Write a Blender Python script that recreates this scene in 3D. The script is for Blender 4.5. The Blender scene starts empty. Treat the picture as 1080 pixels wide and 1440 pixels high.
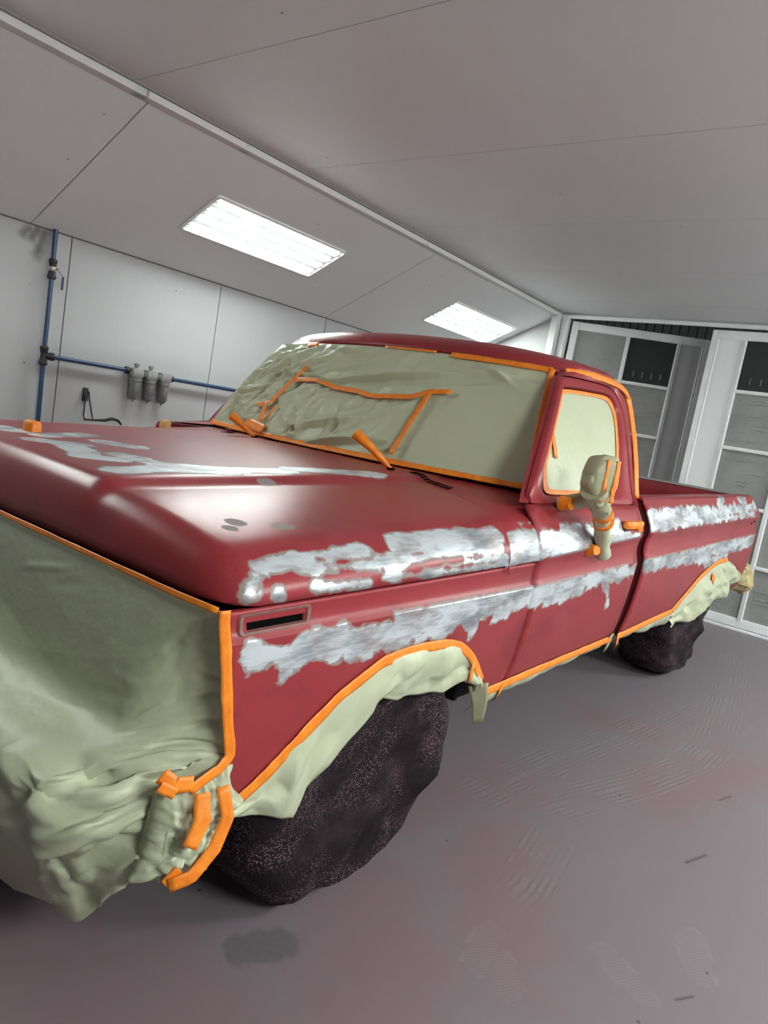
import bpy, math, random
import numpy as np
from mathutils import Vector, Matrix, noise

SC = bpy.context.scene
# ---------------------------------------------------------------- camera
CAM_H, F_PX = 1.375, 995.0
YAW, PITCH, ROT = math.radians(36.756), math.radians(-7.681), math.radians(9.954)
fwd = Vector((-math.sin(YAW)*math.cos(PITCH), math.cos(YAW)*math.cos(PITCH), math.sin(PITCH)))
rt = Vector((math.cos(YAW), math.sin(YAW), 0)); up = rt.cross(fwd)
cr = rt*math.cos(ROT) + up*math.sin(ROT); cu = -rt*math.sin(ROT) + up*math.cos(ROT)
cam_data = bpy.data.cameras.new('camera'); cam = bpy.data.objects.new('camera', cam_data)
SC.collection.objects.link(cam)
cam.matrix_world = Matrix(((cr.x, cu.x, -fwd.x, 0), (cr.y, cu.y, -fwd.y, 0), (cr.z, cu.z, -fwd.z, CAM_H), (0, 0, 0, 1)))
cam_data.sensor_fit = 'VERTICAL'; cam_data.sensor_height = 24.0; cam_data.lens = 24.0*F_PX/1440.0
cam_data.clip_start = 0.02
SC.camera = cam
# ---------------------------------------------------------------- world, exposure (all light comes from the booth's own lamps)
wd = bpy.data.worlds.new('world'); SC.world = wd; wd.use_nodes = True
wd.node_tree.nodes['Background'].inputs[0].default_value = (.8, .85, .9, 1)
wd.node_tree.nodes['Background'].inputs[1].default_value = 0.25
SC.view_settings.view_transform = 'Standard'; SC.view_settings.look = 'None'
SC.view_settings.gamma = 1.0; SC.view_settings.use_curve_mapping = False
SC.view_settings.exposure = 0.16
TUBE_POWER = 34.0
TUBE_POWER_RIGHT = 118.0

random.seed(4)
COL = SC.collection
# ---------------------------------------------------------------- node helpers
class NT:
    def __init__(s, name):
        s.m = bpy.data.materials.new(name); s.m.use_nodes = True
        s.t = s.m.node_tree; s.b = s.t.nodes['Principled BSDF']; s.out = s.t.nodes['Material Output']
    def n(s, typ, **kw):
        x = s.t.nodes.new(typ)
        for k, v in kw.items(): setattr(x, k, v)
        return x
    def put(s, sock, v):
        if hasattr(v, 'is_linked') or hasattr(v, 'links'): s.t.links.new(v, sock)
        else:
            if isinstance(v, (tuple, list)) and len(v) == 3 and sock.type == 'RGBA': v = (*v, 1)
            sock.default_value = v
    def math(s, op, a, b=0.0, c=0.0, clamp=False):
        x = s.n('ShaderNodeMath', operation=op, use_clamp=clamp)
        for i, v in enumerate((a, b, c)): s.put(x.inputs[i], v)
        return x.outputs[0]
    def vec(s, op, a, b=None, c=None):
        x = s.n('ShaderNodeVectorMath', operation=op)
        for i, v in enumerate((a, b, c)):
            if v is not None: s.put(x.inputs[i], v)
        return x.outputs['Value'] if op in ('DOT_PRODUCT', 'LENGTH', 'DISTANCE') else x.outputs[0]
    def pos(s): return s.n('ShaderNodeTexCoord').outputs['Object']
    def mapping(s, v, scale, rot=(0, 0, 0), loc=(0, 0, 0)):
        x = s.n('ShaderNodeMapping'); s.put(x.inputs[0], v)
        x.inputs['Scale'].default_value = scale; x.inputs['Rotation'].default_value = rot; x.inputs['Location'].default_value = loc
        return x.outputs[0]
    def noise(s, v, scale, detail=2, rough=.5, dist=0, col=False):
        x = s.n('ShaderNodeTexNoise'); s.put(x.inputs['Vector'], v)
        x.inputs['Scale'].default_value = scale; x.inputs['Detail'].default_value = detail
        x.inputs['Roughness'].default_value = rough; x.inputs['Distortion'].default_value = dist
        return x.outputs['Color'] if col else x.outputs['Fac']
    def voro(s, v, scale, feature='F1'):
        x = s.n('ShaderNodeTexVoronoi', feature=feature); s.put(x.inputs['Vector'], v); x.inputs['Scale'].default_value = scale
        return x.outputs['Distance']
    def ramp(s, f, a, b, c=0.0, d=1.0, smooth=True):
        x = s.n('ShaderNodeMapRange', interpolation_type='SMOOTHSTEP' if smooth else 'LINEAR')
        s.put(x.inputs[0], f)
        for i, v in enumerate((a, b, c, d)): x.inputs[i+1].default_value = v
        return x.outputs[0]
    def mix(s, f, a, b):
        x = s.n('ShaderNodeMix', data_type='RGBA'); s.put(x.inputs[0], f); s.put(x.inputs[6], a); s.put(x.inputs[7], b)
        return x.outputs[2]
    def mixf(s, f, a, b):
        x = s.n('ShaderNodeMix', data_type='FLOAT'); s.put(x.inputs[0], f); s.put(x.inputs[2], a); s.put(x.inputs[3], b)
        return x.outputs[0]
    def bump(s, h, strength=.3, dist=.01):
        x = s.n('ShaderNodeBump'); s.put(x.inputs['Height'], h); x.inputs['Strength'].default_value = strength
        x.inputs['Distance'].default_value = dist; s.t.links.new(x.outputs[0], s.b.inputs['Normal'])
    def set(s, **kw):
        for k, v in kw.items(): s.put(s.b.inputs[k.replace('_', ' ')], v)
        return s.m
    def field(s, p, caps):                 # distance to a set of capsules (point, point, radius)
        res = None
        for a, b, r in caps:
            a, b = Vector(a), Vector(b); ba = b - a; L = max(ba.length_squared, 1e-8)
            q = p if res is None else s.vec('MULTIPLY_ADD', res, (1e-7, 1e-7, 1e-7), p)   # chained, so that few values are alive at once
            pa = s.vec('SUBTRACT', q, tuple(a))
            h = s.math('ADD', s.vec('DOT_PRODUCT', pa, tuple(ba/L)), 0.0, clamp=True)
            d = s.math('SUBTRACT', s.vec('LENGTH', s.vec('MULTIPLY_ADD', h, tuple(-ba), pa)), r)
            res = d if res is None else s.math('MINIMUM', res, d)
        return res

def flat(name, col, rough=.5, metal=0, nscale=0, namp=.12, bump=0, bscale=200):
    t = NT(name); p = t.pos()
    if nscale:
        f = t.noise(p, nscale, 4, .6)
        c = t.mix(f, tuple(x*(1-namp) for x in col), tuple(min(1, x*(1+namp)) for x in col))
    else: c = col
    if bump: t.bump(t.noise(p, bscale, 2), bump, .002)
    return t.set(Base_Color=c, Roughness=rough, Metallic=metal)
# ---------------------------------------------------------------- truck shape (local: x = lateral / WS, y = to the rear, z up)
WS, RAKE, ROLL = 1.195, 0.009, 0.012
def ip(x, pts):
    if x <= pts[0][0]: return pts[0][1]
    for (a, b), (c, d) in zip(pts, pts[1:]):
        if x <= c: return b + (d - b) * (x - a) / (c - a)
    return pts[-1][1]
def hermite(x, pts):                       # smooth interpolation through pts
    n = len(pts)
    if x <= pts[0][0]: return pts[0][1]
    if x >= pts[-1][0]: return pts[-1][1]
    sl = [(pts[i+1][1]-pts[i][1])/(pts[i+1][0]-pts[i][0]) for i in range(n-1)]
    for i in range(n-1):
        if x <= pts[i+1][0]:
            m0 = sl[i] if i == 0 else (0 if sl[i-1]*sl[i] < 0 else .5*(sl[i-1]+sl[i]))
            m1 = sl[i] if i == n-2 else (0 if sl[i+1]*sl[i] < 0 else .5*(sl[i]+sl[i+1]))
            h = pts[i+1][0]-pts[i][0]; t = (x-pts[i][0])/h
            return ((2*t**3-3*t*t+1)*pts[i][1] + (t**3-2*t*t+t)*h*m0 + (-2*t**3+3*t*t)*pts[i+1][1] + (t**3-t*t)*h*m1)
def z_low(y):  return ip(y, [(-.6,.888),(0,.882),(.8,.874),(1.86,.893),(4.6,.930)])     # lower body crease
def z_up(y):   return ip(y, [(-.6,.967),(0,.970),(.77,.978),(1.86,1.024),(4.6,1.064)])   # upper body crease
def side_u(y, z):
    a, b = z_low(y), z_up(y)
    if z <= a: return hermite(z, [(.38,.930),(.47,.948),(.54,.966),(.64,.982),(.76,.993),(a,1.0)])
    if z <= b: return hermite(z, [(a,1.0),(a+.25*(b-a),.989),(a+.6*(b-a),.986),(b,.998)])
    return hermite(z, [(b,.998),(b+.02,.996),(b+.06,.982),(b+.11,.960),(b+.165,.928),(1.25,.905),(1.45,.840),(1.66,.762),(1.8,.70)])
HOOD_F, RS, RF = -.572, .12, .085
def hood_rear(u): return .86 - .30*u*u
def hood_top(u, y):
    t = (y + .5)/1.3; a = abs(u)
    c = 1.126 + .046*t
    if a <= .50: return c - .004*(a/.5)**2
    e = c - .004
    sh = 1.050 + .062*t
    if a <= .56: 
        k = (a-.50)/.06; k = k*k*(3-2*k)
        return e - .022*k
    k = (a-.56)/.44
    return (e-.022) + (sh - .006 - (e-.022))*k**1.5
def hood_z(u, y, ze=None):
    ze = (z_up(y) - .004 if ze is None else ze)
    a = max(0, 1-(1-abs(u))/RS); b = max(0, 1-(y-HOOD_F)/RF)
    e = min(1, (a*a+b*b)**.5)
    return ze + (hood_top(u, y)-ze)*(1-e**2.2)**(1/2.2)
def ws_pt(s, t):                           # windscreen surface, s -1..1 (left..right), t 0..1 (base..top)
    hw = .825 + (.70-.825)*t
    y0 = .90 + .16*s*s; y1 = 1.25 + .11*s*s
    z0 = 1.172; z1 = 1.690 - .022*s*s
    bul = 4*t*(1-t)
    return (hw*s, y0+(y1-y0)*t - .02*bul, z0+(z1-z0)*t + .015*bul)
# ---------------------------------------------------------------- mesh helpers
def new_obj(name, verts, faces, mat, parent=None, smooth=True, sharp=40, loc=None):
    me = bpy.data.meshes.new(name); me.from_pydata([tuple(v) for v in verts], [], faces); me.update()
    if mat: me.materials.append(mat)
    if smooth:
        me.polygons.foreach_set('use_smooth', [True]*len(me.polygons))
        me.set_sharp_from_angle(angle=math.radians(sharp))
    o = bpy.data.objects.new(name, me); COL.objects.link(o)
    if parent: o.parent = parent
    if loc: o.location = loc
    return o
def empty(name, loc=(0, 0, 0), rz=0):
    o = bpy.data.objects.new(name, None); COL.objects.link(o); o.location = loc; o.rotation_euler = (0, 0, rz); o.empty_display_size = .1
    return o
def tag(o, label=None, cat=None, group=None, kind=None):
    for k, v in (('label', label), ('category', cat), ('group', group), ('kind', kind)):
        if v: o[k] = v
    return o
def grid_faces(n, m, flip=False, ci=False, cj=False, off=0):
    f = []
    for i in range(n if ci else n-1):
        for j in range(m if cj else m-1):
            a, b, c, d = off+i*m+j, off+((i+1) % n)*m+j, off+((i+1) % n)*m+(j+1) % m, off+i*m+(j+1) % m
            f.append((a, d, c, b) if flip else (a, b, c, d))
    return f
class MB:                                   # collects verts and faces of one mesh
    def __init__(s): s.v, s.f = [], []
    def add(s, v, f):
        o = len(s.v); s.v += [Vector(x) for x in v]; s.f += [tuple(i+o for i in q) for q in f]; return s
    def box(s, lo, hi, bev=0, M=None):
        (x0, y0, z0), (x1, y1, z1) = lo, hi
        if bev <= 0:
            v = [(x, y, z) for z in (z0, z1) for x, y in ((x0, y0), (x1, y0), (x1, y1), (x0, y1))]
            f = [(3, 2, 1, 0), (4, 5, 6, 7), (0, 1, 5, 4), (1, 2, 6, 5), (2, 3, 7, 6), (3, 0, 4, 7)]
        else:
            b = min(bev, .49*(x1-x0), .49*(y1-y0), .49*(z1-z0)); v, f = [], []
            def ring(z, i): return [(x0+i, y0, z), (x1-i, y0, z), (x1, y0+i, z), (x1, y1-i, z), (x1-i, y1, z), (x0+i, y1, z), (x0, y1-i, z), (x0, y0+i, z)]
            def ring2(z): return [(x0+b, y0+b*.4, z), (x1-b, y0+b*.4, z), (x1-b*.4, y0+b, z), (x1-b*.4, y1-b, z), (x1-b, y1-b*.4, z), (x0+b, y1-b*.4, z), (x0+b*.4, y1-b, z), (x0+b*.4, y0+b, z)]
            R = [ring2(z0), ring(z0+b, b), ring(z1-b, b), ring2(z1)]
            v = [q for r in R for q in r]
            f = [tuple(reversed(range(8))), tuple(range(24, 32))]
            for k in range(3):
                for i in range(8): f.append((k*8+i, k*8+(i+1) % 8, k*8+8+(i+1) % 8, k*8+8+i))
        if M is not None: v = [M @ Vector(q) for q in v]
        return s.add(v, f)
    def tube(s, pts, r, n=12, cap=True):
        pts = [Vector(p) for p in pts]; rr = r if isinstance(r, (list, tuple)) else [r]*len(pts)
        v, f = [], []; ref = None
        for i, p in enumerate(pts):
            t = (pts[min(i+1, len(pts)-1)] - pts[max(i-1, 0)]).normalized()
            if ref is None: ref = Vector((0, 0, 1)) if abs(t.z) < .9 else Vector((1, 0, 0))
            a = t.cross(ref).normalized(); b = a.cross(t).normalized(); ref = b
            for k in range(n):
                q = 2*math.pi*k/n; v.append(p + (a*math.cos(q) + b*math.sin(q))*rr[i])
        f = grid_faces(len(pts), n, cj=True)
        if cap: f += [tuple(range(n)), tuple(reversed(range(len(v)-n, len(v))))]
        return s.add(v, f)
    def build(s, name, mat, parent=None, smooth=True, sharp=35): return new_obj(name, s.v, s.f, mat, parent, smooth, sharp)
def solid(o, t, off=-1):
    m = o.modifiers.new('solidify', 'SOLIDIFY'); m.thickness = t; m.offset = off; return o
def fold(p):                                # soft creases
    return abs(noise.noise(p)) - .25
def hsh(i, j, k):
    return ((i*73856093 ^ j*19349663 ^ k*83492791) & 0xffff)*40503 % 65521/65521.0 - .5
def facet(x, y, k):                         # flat triangular facets meeting in crisp creases, as in crumpled paper
    w = Vector((x*.6, y*.6, k*3.7)); n = noise.noise_vector(w); x += n.x*.35; y += n.y*.35
    s = (x + y)*.366; i, j = math.floor(x+s), math.floor(y+s); fx, fy = x+s-i, y+s-j
    a, c = hsh(i, j, k), hsh(i+1, j+1, k)
    return (1-fx)*a + (fx-fy)*hsh(i+1, j, k) + fy*c if fx > fy else (1-fy)*a + (fy-fx)*hsh(i, j+1, k) + fx*c
def crumple(P, amp, freq, seed=0, mask=None, octaves=3, extra=None, soft=.06):
    n, m, _ = P.shape
    du = np.gradient(P, axis=0); dv = np.gradient(P, axis=1); N = np.cross(du, dv)
    N /= (np.linalg.norm(N, axis=2, keepdims=True) + 1e-9)
    su = np.linalg.norm(np.diff(P, axis=0), axis=2).mean(1).sum() if n > 1 else 1; su = np.linalg.norm(np.diff(P, axis=0), axis=2).sum(0).mean()
    sv = np.linalg.norm(np.diff(P, axis=1), axis=2).sum(1).mean()
    Q = P.copy()
    for i in range(n):
        for j in range(m):
            a, b = i/(n-1), j/(m-1); h = 0; k_ = 1 if mask is None else mask(a, b)
            if k_ > .001:
                x, y = a*su*freq, b*sv*freq
                for k in range(octaves): h += facet(x*2.1**k, y*2.1**k, seed*7+k)*(.52**k)
                h += soft*fold(Vector((x, y, seed*3.3)))
                h *= amp*k_
            if extra: h += extra(a, b)
            Q[i, j] = P[i, j] + N[i, j]*h
    return Q
def resample(pts, n, closed=False):
    P = [Vector(p) for p in pts]
    if closed: P = P + [P[0]]
    d = [0]
    for a, b in zip(P, P[1:]): d.append(d[-1] + (b-a).length)
    out = []
    for i in range(n):
        x = d[-1]*i/(n if closed else n-1); k = 0
        while k < len(d)-2 and d[k+1] < x: k += 1
        t = (x-d[k])/max(1e-9, d[k+1]-d[k]); out.append(P[k].lerp(P[k+1], t))
    return out
def smooth_poly(pts, it=2, closed=False):    # corner cutting
    P = [Vector(p) for p in pts]
    for _ in range(it):
        Q = [] if closed else [P[0]]
        for a, b in (zip(P, P[1:] + P[:1]) if closed else zip(P, P[1:])): Q += [a.lerp(b, .25), a.lerp(b, .75)]
        P = Q if closed else Q + [P[-1]]
    return P
def ribbon(name, pts, nrm, width, mat, parent, lift=.002, n=None, jit=.12, thick=.0012, wrinkle=.0012):
    """A strip of tape lying on a surface; nrm: function of a point giving the outward normal."""
    L = sum((Vector(b)-Vector(a)).length for a, b in zip(pts, pts[1:])); n = n or max(4, int(L/.02))
    P = resample(pts, n); v = []
    for i, p in enumerate(P):
        t = (P[min(i+1, n-1)] - P[max(i-1, 0)]).normalized(); N = Vector(nrm(p)).normalized(); b = t.cross(N).normalized()
        w = width*.5*(1 + jit*noise.noise(p*14)); l = lift + wrinkle*(1+noise.noise(p*45))
        for k in (-1, -.4, .4, 1): v.append(p + b*w*k*(1 + .1*noise.noise(p*30 + Vector((k, 0, 0)))) + N*(l + (wrinkle*noise.noise(p*60 + Vector((k*3, 1, 2))))))
    return solid(new_obj(name, v, grid_faces(n, 4, flip=True), mat, parent, True, 60), thick, 0)
def W(u, y, z): return Vector((u*WS, y, z + RAKE*y + ROLL*(u-1)))
def wcaps(C): return [(W(*a), W(*b), r) for a, b, r in C]
# ---------------------------------------------------------------- where the paint is sanded to bare metal (truck coordinates)
FL = [((0.999,-0.5,0.862),(0.997,-0.35,0.831),0.029),((0.997,-0.4,0.819),(0.996,-0.385,0.8),0.021),((0.998,-0.354,0.844),(0.997,-0.21,0.836),0.036),((0.998,-0.213,0.846),(0.997,0.015,0.832),0.038),((0.996,-0.151,0.813),(0.996,-0.067,0.812),0.027),((0.998,0.013,0.839),(0.998,0.327,0.843),0.05),((0.996,0.124,0.801),(0.996,0.248,0.803),0.027),((0.999,0.319,0.859),(0.998,0.837,0.84),0.04),((0.997,0.335,0.824),(0.995,0.413,0.79),0.02),((0.996,0.558,0.813),(0.996,0.63,0.813),0.032)]
DL = [((0.998,0.79,0.845),(0.998,1.238,0.844),0.046),((0.999,1.229,0.856),(0.998,1.9,0.859),0.032),((0.997,0.954,0.822),(0.996,1.122,0.809),0.03),((0.998,1.478,0.843),(0.99,1.607,0.722),0.017)]
BL = [((0.999,1.95,0.869),(0.998,2.634,0.863),0.039),((0.998,2.634,0.863),(0.998,4.518,0.883),0.045),((0.997,3.041,0.837),(0.995,3.451,0.786),0.039),((0.997,3.479,0.842),(0.998,3.766,0.856),0.052)]
CW = [((0.982,0.584,1.03),(0.982,0.785,1.034),0.045),((0.99,0.56,.99),(0.99,0.785,.995),.03),((0.953,0.71,1.1),(0.952,0.791,1.103),0.008)]
DU = [((0.988,0.849,1.025),(0.99,1.125,1.032),0.043),((0.975,1.048,1.066),(0.973,1.151,1.077),0.019),((0.998,0.816,0.986),(0.997,1.23,0.995),0.024),((0.985,1.236,1.049),(0.982,1.3,1.061),0.02),((0.983,1.484,1.065),(0.983,1.551,1.069),0.039),((0.998,1.337,1.005),(0.995,1.853,1.013),0.014),((0.996,1.515,1.027),(0.998,1.806,1.026),0.015)]
BU = [((0.987,2.0,1.085),(0.981,3.128,1.106),0.055),((0.981,3.128,1.106),(0.974,4.474,1.143),0.032),((0.996,1.985,1.044),(0.992,4.409,1.094),0.018),((0.965,3.351,1.145),(0.939,3.536,1.195),0.024),((0.954,4.004,1.176),(0.951,4.206,1.186),0.032)]
HS = [((0.979,-0.487,1.015),(0.989,-0.513,0.983),0.014),((0.967,-0.471,1.028),(0.956,-0.347,1.04),0.016),((0.991,-0.514,0.977),(0.994,-0.491,0.986),0.009),((0.995,-0.453,0.983),(0.997,-0.435,0.983),0.012),((0.963,-0.354,1.034),(0.959,-0.132,1.045),0.02),((0.974,-0.365,1.022),(0.984,-0.133,1.017),0.012),((0.996,-0.339,0.987),(0.999,-0.144,0.978),0.009),((0.987,-0.137,1.013),(0.986,0.106,1.02),0.017),((0.955,0.017,1.054),(0.97,0.517,1.058),0.036),((0.97,0.126,1.044),(0.985,0.506,1.036),0.032),((0.994,0.097,1.003),(0.997,0.56,0.999),0.009),((0.998,-0.089,0.984),(0.999,0.56,0.976),0.008)]
HI = [((0.984,-0.446,1.009),(0.986,-0.386,1.009),0.013),((0.992,-0.266,1.001),(0.993,-0.113,0.998),0.012),((0.992,-0.093,1.0),(0.993,-0.092,1.002),0.008),((0.992,0.041,1.005),(0.994,0.277,1.007),0.012),((0.993,0.349,1.011),(0.993,0.363,1.012),0.01),((0.964,-0.291,1.035),(0.967,-0.279,1.035),0.007)]
HT = [((-0.276,-0.35,1.13),(-0.188,-0.338,1.131),0.05),((-0.012,-0.379,1.13),(0.06,-0.287,1.133),0.05),((-0.109,-0.298,1.133),(-0.17,-0.123,1.138),0.05),((0.037,-0.314,1.132),(0.218,-0.362,1.13),0.05),((0.252,-0.385,1.129),(0.296,-0.321,1.131),0.05),((-0.005,-0.152,1.138),(0.078,-0.1,1.14),0.05),((0.227,-0.258,1.133),(0.329,-0.233,1.133),0.05),((0.438,-0.423,1.125),(0.419,-0.283,1.131),0.05),((0.359,-0.228,1.133),(0.443,-0.036,1.139),0.05),((0.427,-0.273,1.131),(0.464,-0.083,1.137),0.041),((0.423,-0.055,1.138),(0.452,0.174,1.146),0.045),((0.42,0.248,1.149),(0.489,0.58,1.16),0.05)]
SP = [((0.805,-0.385,1.081),(0.807,-0.383,1.081),0.024),((0.83,-0.425,1.075),(0.832,-0.423,1.076),0.017),((0.845,-0.29,1.079),(0.848,-0.271,1.079),0.02),((0.539,-0.02,1.123),(0.537,0.01,1.123),0.018)]

RED = (.250, .022, .028); RED2 = (.315, .036, .043); HAZE = (.34, .11, .12)
def paint(name, caps=(), islands=(), spots=(), clips=(), haze=.25, namp=(.05, .016), solidity=.5, gloss=0):
    """Red paint dulled by sanding, worn through to grey primer and bare steel on the given spots.
    clips: (capsules, a, b, sign): group kept only where sign*(z - a - b*y) < 0, i.e. up to a body crease."""
    t = NT(name); p = t.pos()
    big = t.noise(p, 3.0, 3, .55); fine = t.noise(t.mapping(p, (4, 26, 60), (.5, 0, .35)), 6, 3, .6)
    col = t.mix(big, RED, RED2)
    smudge = t.noise(t.mapping(p, (1, .8, 1.4), (.7, 0, 0)), 4.5, 4, .62)     # sanding smudges
    col = t.mix(t.math('MULTIPLY', t.ramp(smudge, .50, .72), .55), col, (.150, .017, .024))
    hz = t.math('MULTIPLY', t.ramp(t.math('ADD', t.math('MULTIPLY', fine, .6), t.math('MULTIPLY', t.noise(p, 5, 2), .5)), .5, .8), haze)
    col = t.mix(hz, col, HAZE)
    rough = t.mixf(fine, .30-gloss, .37-gloss); metal = None
    n1 = t.math('MULTIPLY', t.math('SUBTRACT', t.noise(p, 11, 2), .5), namp[0]*2)
    n2 = t.math('MULTIPLY', t.math('SUBTRACT', t.noise(t.mapping(p, (1, .7, 1.3), (.6, 0, 0)), 46, 3, .6), .5), namp[1]*2)
    nn = t.math('ADD', n1, n2)
    D = None
    def join(a, b): return b if a is None else t.math('MINIMUM', a, b)
    if caps:
        D = t.math('ADD', t.field(p, wcaps(caps)), nn)
        if islands: D = t.math('MAXIMUM', D, t.math('MULTIPLY', t.math('ADD', t.field(p, wcaps(islands)), t.math('MULTIPLY', nn, .5)), -1))
    for cs, a, b, sg in clips:
        d = t.math('ADD', t.field(p, wcaps(cs)), nn)
        xyz = t.n('ShaderNodeSeparateXYZ'); t.put(xyz.inputs[0], p)
        side = t.math('MULTIPLY', t.math('SUBTRACT', xyz.outputs[2], t.math('MULTIPLY_ADD', xyz.outputs[1], b, a)), sg)
        D = join(D, t.math('MAXIMUM', d, t.math('ADD', side, t.math('MULTIPLY', n2, .25))))
    if D is not None:
        halo = D
        if spots: halo = join(halo, t.math('ADD', t.math('ADD', t.field(p, wcaps(spots)), .004), t.math('MULTIPLY', nn, .4)))
        brush = t.math('ADD', t.math('MULTIPLY', t.noise(t.mapping(p, (1, .8, 2.4), (.75, 0, 0)), 6, 4, .6), .8), t.math('MULTIPLY', t.noise(t.mapping(p, (3, 4, 40), (.6, 0, .2)), 5, 2), .2))
        patch = t.noise(p, 14, 3, .6)
        prim = t.ramp(halo, .009, .004); bare = t.math('MULTIPLY', t.ramp(D, .002, -.004), t.ramp(t.math('ADD', patch, t.math('MULTIPLY', D, -5)), .40-.16*solidity-.10, .40-.16*solidity))
        col = t.mix(prim, col, t.mix(patch, (.30, .225, .21), (.24, .205, .20)))
        col = t.mix(bare, col, t.mix(t.ramp(brush, .37, .61), t.mix(t.ramp(patch, .45, .58), (.25, .27, .30), (.34, .29, .295)), (.68, .71, .75)))
        rough = t.mixf(prim, rough, .6); rough = t.mixf(bare, rough, t.mixf(brush, .30, .48))
        metal = t.math('MULTIPLY', bare, .45)
    t.bump(t.math('ADD', t.noise(t.mapping(p, (6, 60, 60), (.6, .2, .5)), 7, 2), t.math('MULTIPLY', t.noise(p, 9, 2), .5)), .03, .003)
    t.set(Base_Color=col, Roughness=rough, Specular_IOR_Level=.27)
    if metal is not None: t.set(Metallic=metal)
    return t.m
def zl(y): return z_low(y) + RAKE*y
LOWF = (.886, (zl(.8)-zl(-.6))/1.4, 1); LOWD = (zl(.8)-.8*(zl(1.86)-zl(.8))/1.06, (zl(1.86)-zl(.8))/1.06, 1)
LOWB = (zl(1.86)-1.86*(zl(4.6)-zl(1.86))/2.74, (zl(4.6)-zl(1.86))/2.74, 1)
def zu(y): return z_up(y) + RAKE*y
UPD = (zu(.77)-.77*(zu(1.86)-zu(.77))/1.09 - .004, (zu(1.86)-zu(.77))/1.09, -1)
UPB = (zu(1.86)-1.86*(zu(4.6)-zu(1.86))/2.74 - .004, (zu(4.6)-zu(1.86))/2.74, -1)
M_HOOD = paint('red_paint_hood', HS + HT, HI, SP, haze=.24, namp=(.03, .011), solidity=.9, gloss=.03)
M_FEND = paint('red_paint_fender', clips=[(FL, *LOWF)], haze=.12, solidity=.6)
M_COWL = paint('red_paint_cowl', CW, haze=.15, namp=(.016, .016), solidity=1.3)
M_DOOR = paint('red_paint_door', clips=[(DL, *LOWD), (DU, *UPD)], haze=.15)
M_BED = paint('red_paint_bed', clips=[(BL, *LOWB), (BU, *UPB)], haze=.15)
M_RED = paint('red_paint', haze=.2)
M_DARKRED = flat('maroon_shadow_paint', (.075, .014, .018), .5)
M_BLACK = flat('black_void', (.003, .003, .003), .9); M_BLACK.node_tree.nodes['Principled BSDF'].inputs['Specular IOR Level'].default_value = .02
M_CHASSIS = flat('chassis_black', (.012, .011, .012), .75, nscale=9)
M_PRIMER = flat('bezel_primer', (.22, .10, .09), .6, nscale=40, namp=.3)
M_STEEL = flat('bare_steel', (.55, .56, .58), .35, .9)
M_RUBBER = flat('tyre_rubber', (.016, .016, .017), .7, nscale=30, namp=.3)
def paper(name, c0, c1):
    t = NT(name); p = t.pos()
    f = t.noise(p, 4, 4, .6); g = t.noise(p, 160, 2)
    t.bump(t.math('ADD', t.math('ABSOLUTE', t.math('SUBTRACT', t.noise(p, 13, 3, .55), .5)), t.math('MULTIPLY', g, .02)), .22, .02)
    t.set(Base_Color=t.mix(f, c0, c1), Roughness=.42); t.b.inputs['Specular IOR Level'].default_value = .4
    return t.m
M_PAPER = paper('masking_paper', (.44, .46, .315), (.51, .525, .375))
M_PAPER2 = paper('masking_paper_tan', (.30, .285, .17), (.42, .40, .26))
def tape():
    t = NT('orange_masking_tape'); p = t.pos(); f = t.noise(p, 30, 3, .6)
    t.bump(t.noise(p, 120, 2), .3, .003)
    return t.set(Base_Color=t.mix(t.ramp(f, .3, .75), (.80, .19, .006), (.92, .27, .02)), Roughness=.45)
M_TAPE = tape()
def cover():
    t = NT('overspray_cover_cloth'); p = t.pos()
    v = t.voro(p, 185); w = t.noise(p, 7, 3)
    sp = t.math('MULTIPLY', t.ramp(v, .36, .16), t.ramp(w, .38, .62))
    w2 = t.noise(t.mapping(p, (1, 1, 2)), 5, 4, .65)
    col = t.mix(t.math('MULTIPLY', t.ramp(w2, .45, .75), .5), (.010, .006, .008), (.050, .028, .036))
    t.bump(t.math('ADD', t.noise(p, 240, 2), t.math('MULTIPLY', t.math('ABSOLUTE', t.math('SUBTRACT', t.noise(p, 12, 4, .6), .5)), 4)), .4, .006)
    return t.set(Base_Color=t.mix(t.math('MULTIPLY', sp, .7), col, (.46, .32, .36)), Roughness=.8, Specular_IOR_Level=.15)
M_COVER = cover()
# ---------------------------------------------------------------- setting materials
def wallmat(name, col, stains=(), amp=.05):
    t = NT(name); p = t.pos()
    f = t.math('ADD', t.math('MULTIPLY', t.noise(p, 1.2, 4, .6), .7), t.math('MULTIPLY', t.noise(t.mapping(p, (14, 14, .8)), 3, 3, .6), .3))
    c = t.mix(f, tuple(x*(1-amp*2) for x in col), tuple(min(1, x*(1+amp)) for x in col))
    sp = t.math('MULTIPLY', t.ramp(t.voro(p, 4.2), .035, .018), .75)
    c = t.mix(sp, c, (.12, .11, .10))
    if stains:
        d = t.math('ADD', t.field(p, stains), t.math('MULTIPLY', t.math('SUBTRACT', t.noise(p, 22, 3), .5), .05))
        c = t.mix(t.math('MULTIPLY', t.ramp(d, .05, -.02), .75), c, (.10, .095, .09))
    t.bump(t.noise(p, 60, 3), .06, .004)
    t.b.inputs['Specular IOR Level'].default_value = .25
    return t.set(Base_Color=c, Roughness=.65)
M_WALL = wallmat('wall_paint', (.50, .50, .51), [((-4.62, 2.17, 2.13), (-4.62, 2.14, 2.07), .012), ((-4.62, 2.21, 2.12), (-4.62, 2.18, 1.98), .014), ((-4.62, 2.12, 2.12), (-4.62, 2.09, 2.08), .008)])
M_CEIL = wallmat('ceiling_paint', (.72, .72, .725))
M_SLOPE = wallmat('sloped_panel_paint', (.72, .72, .725))
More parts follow.
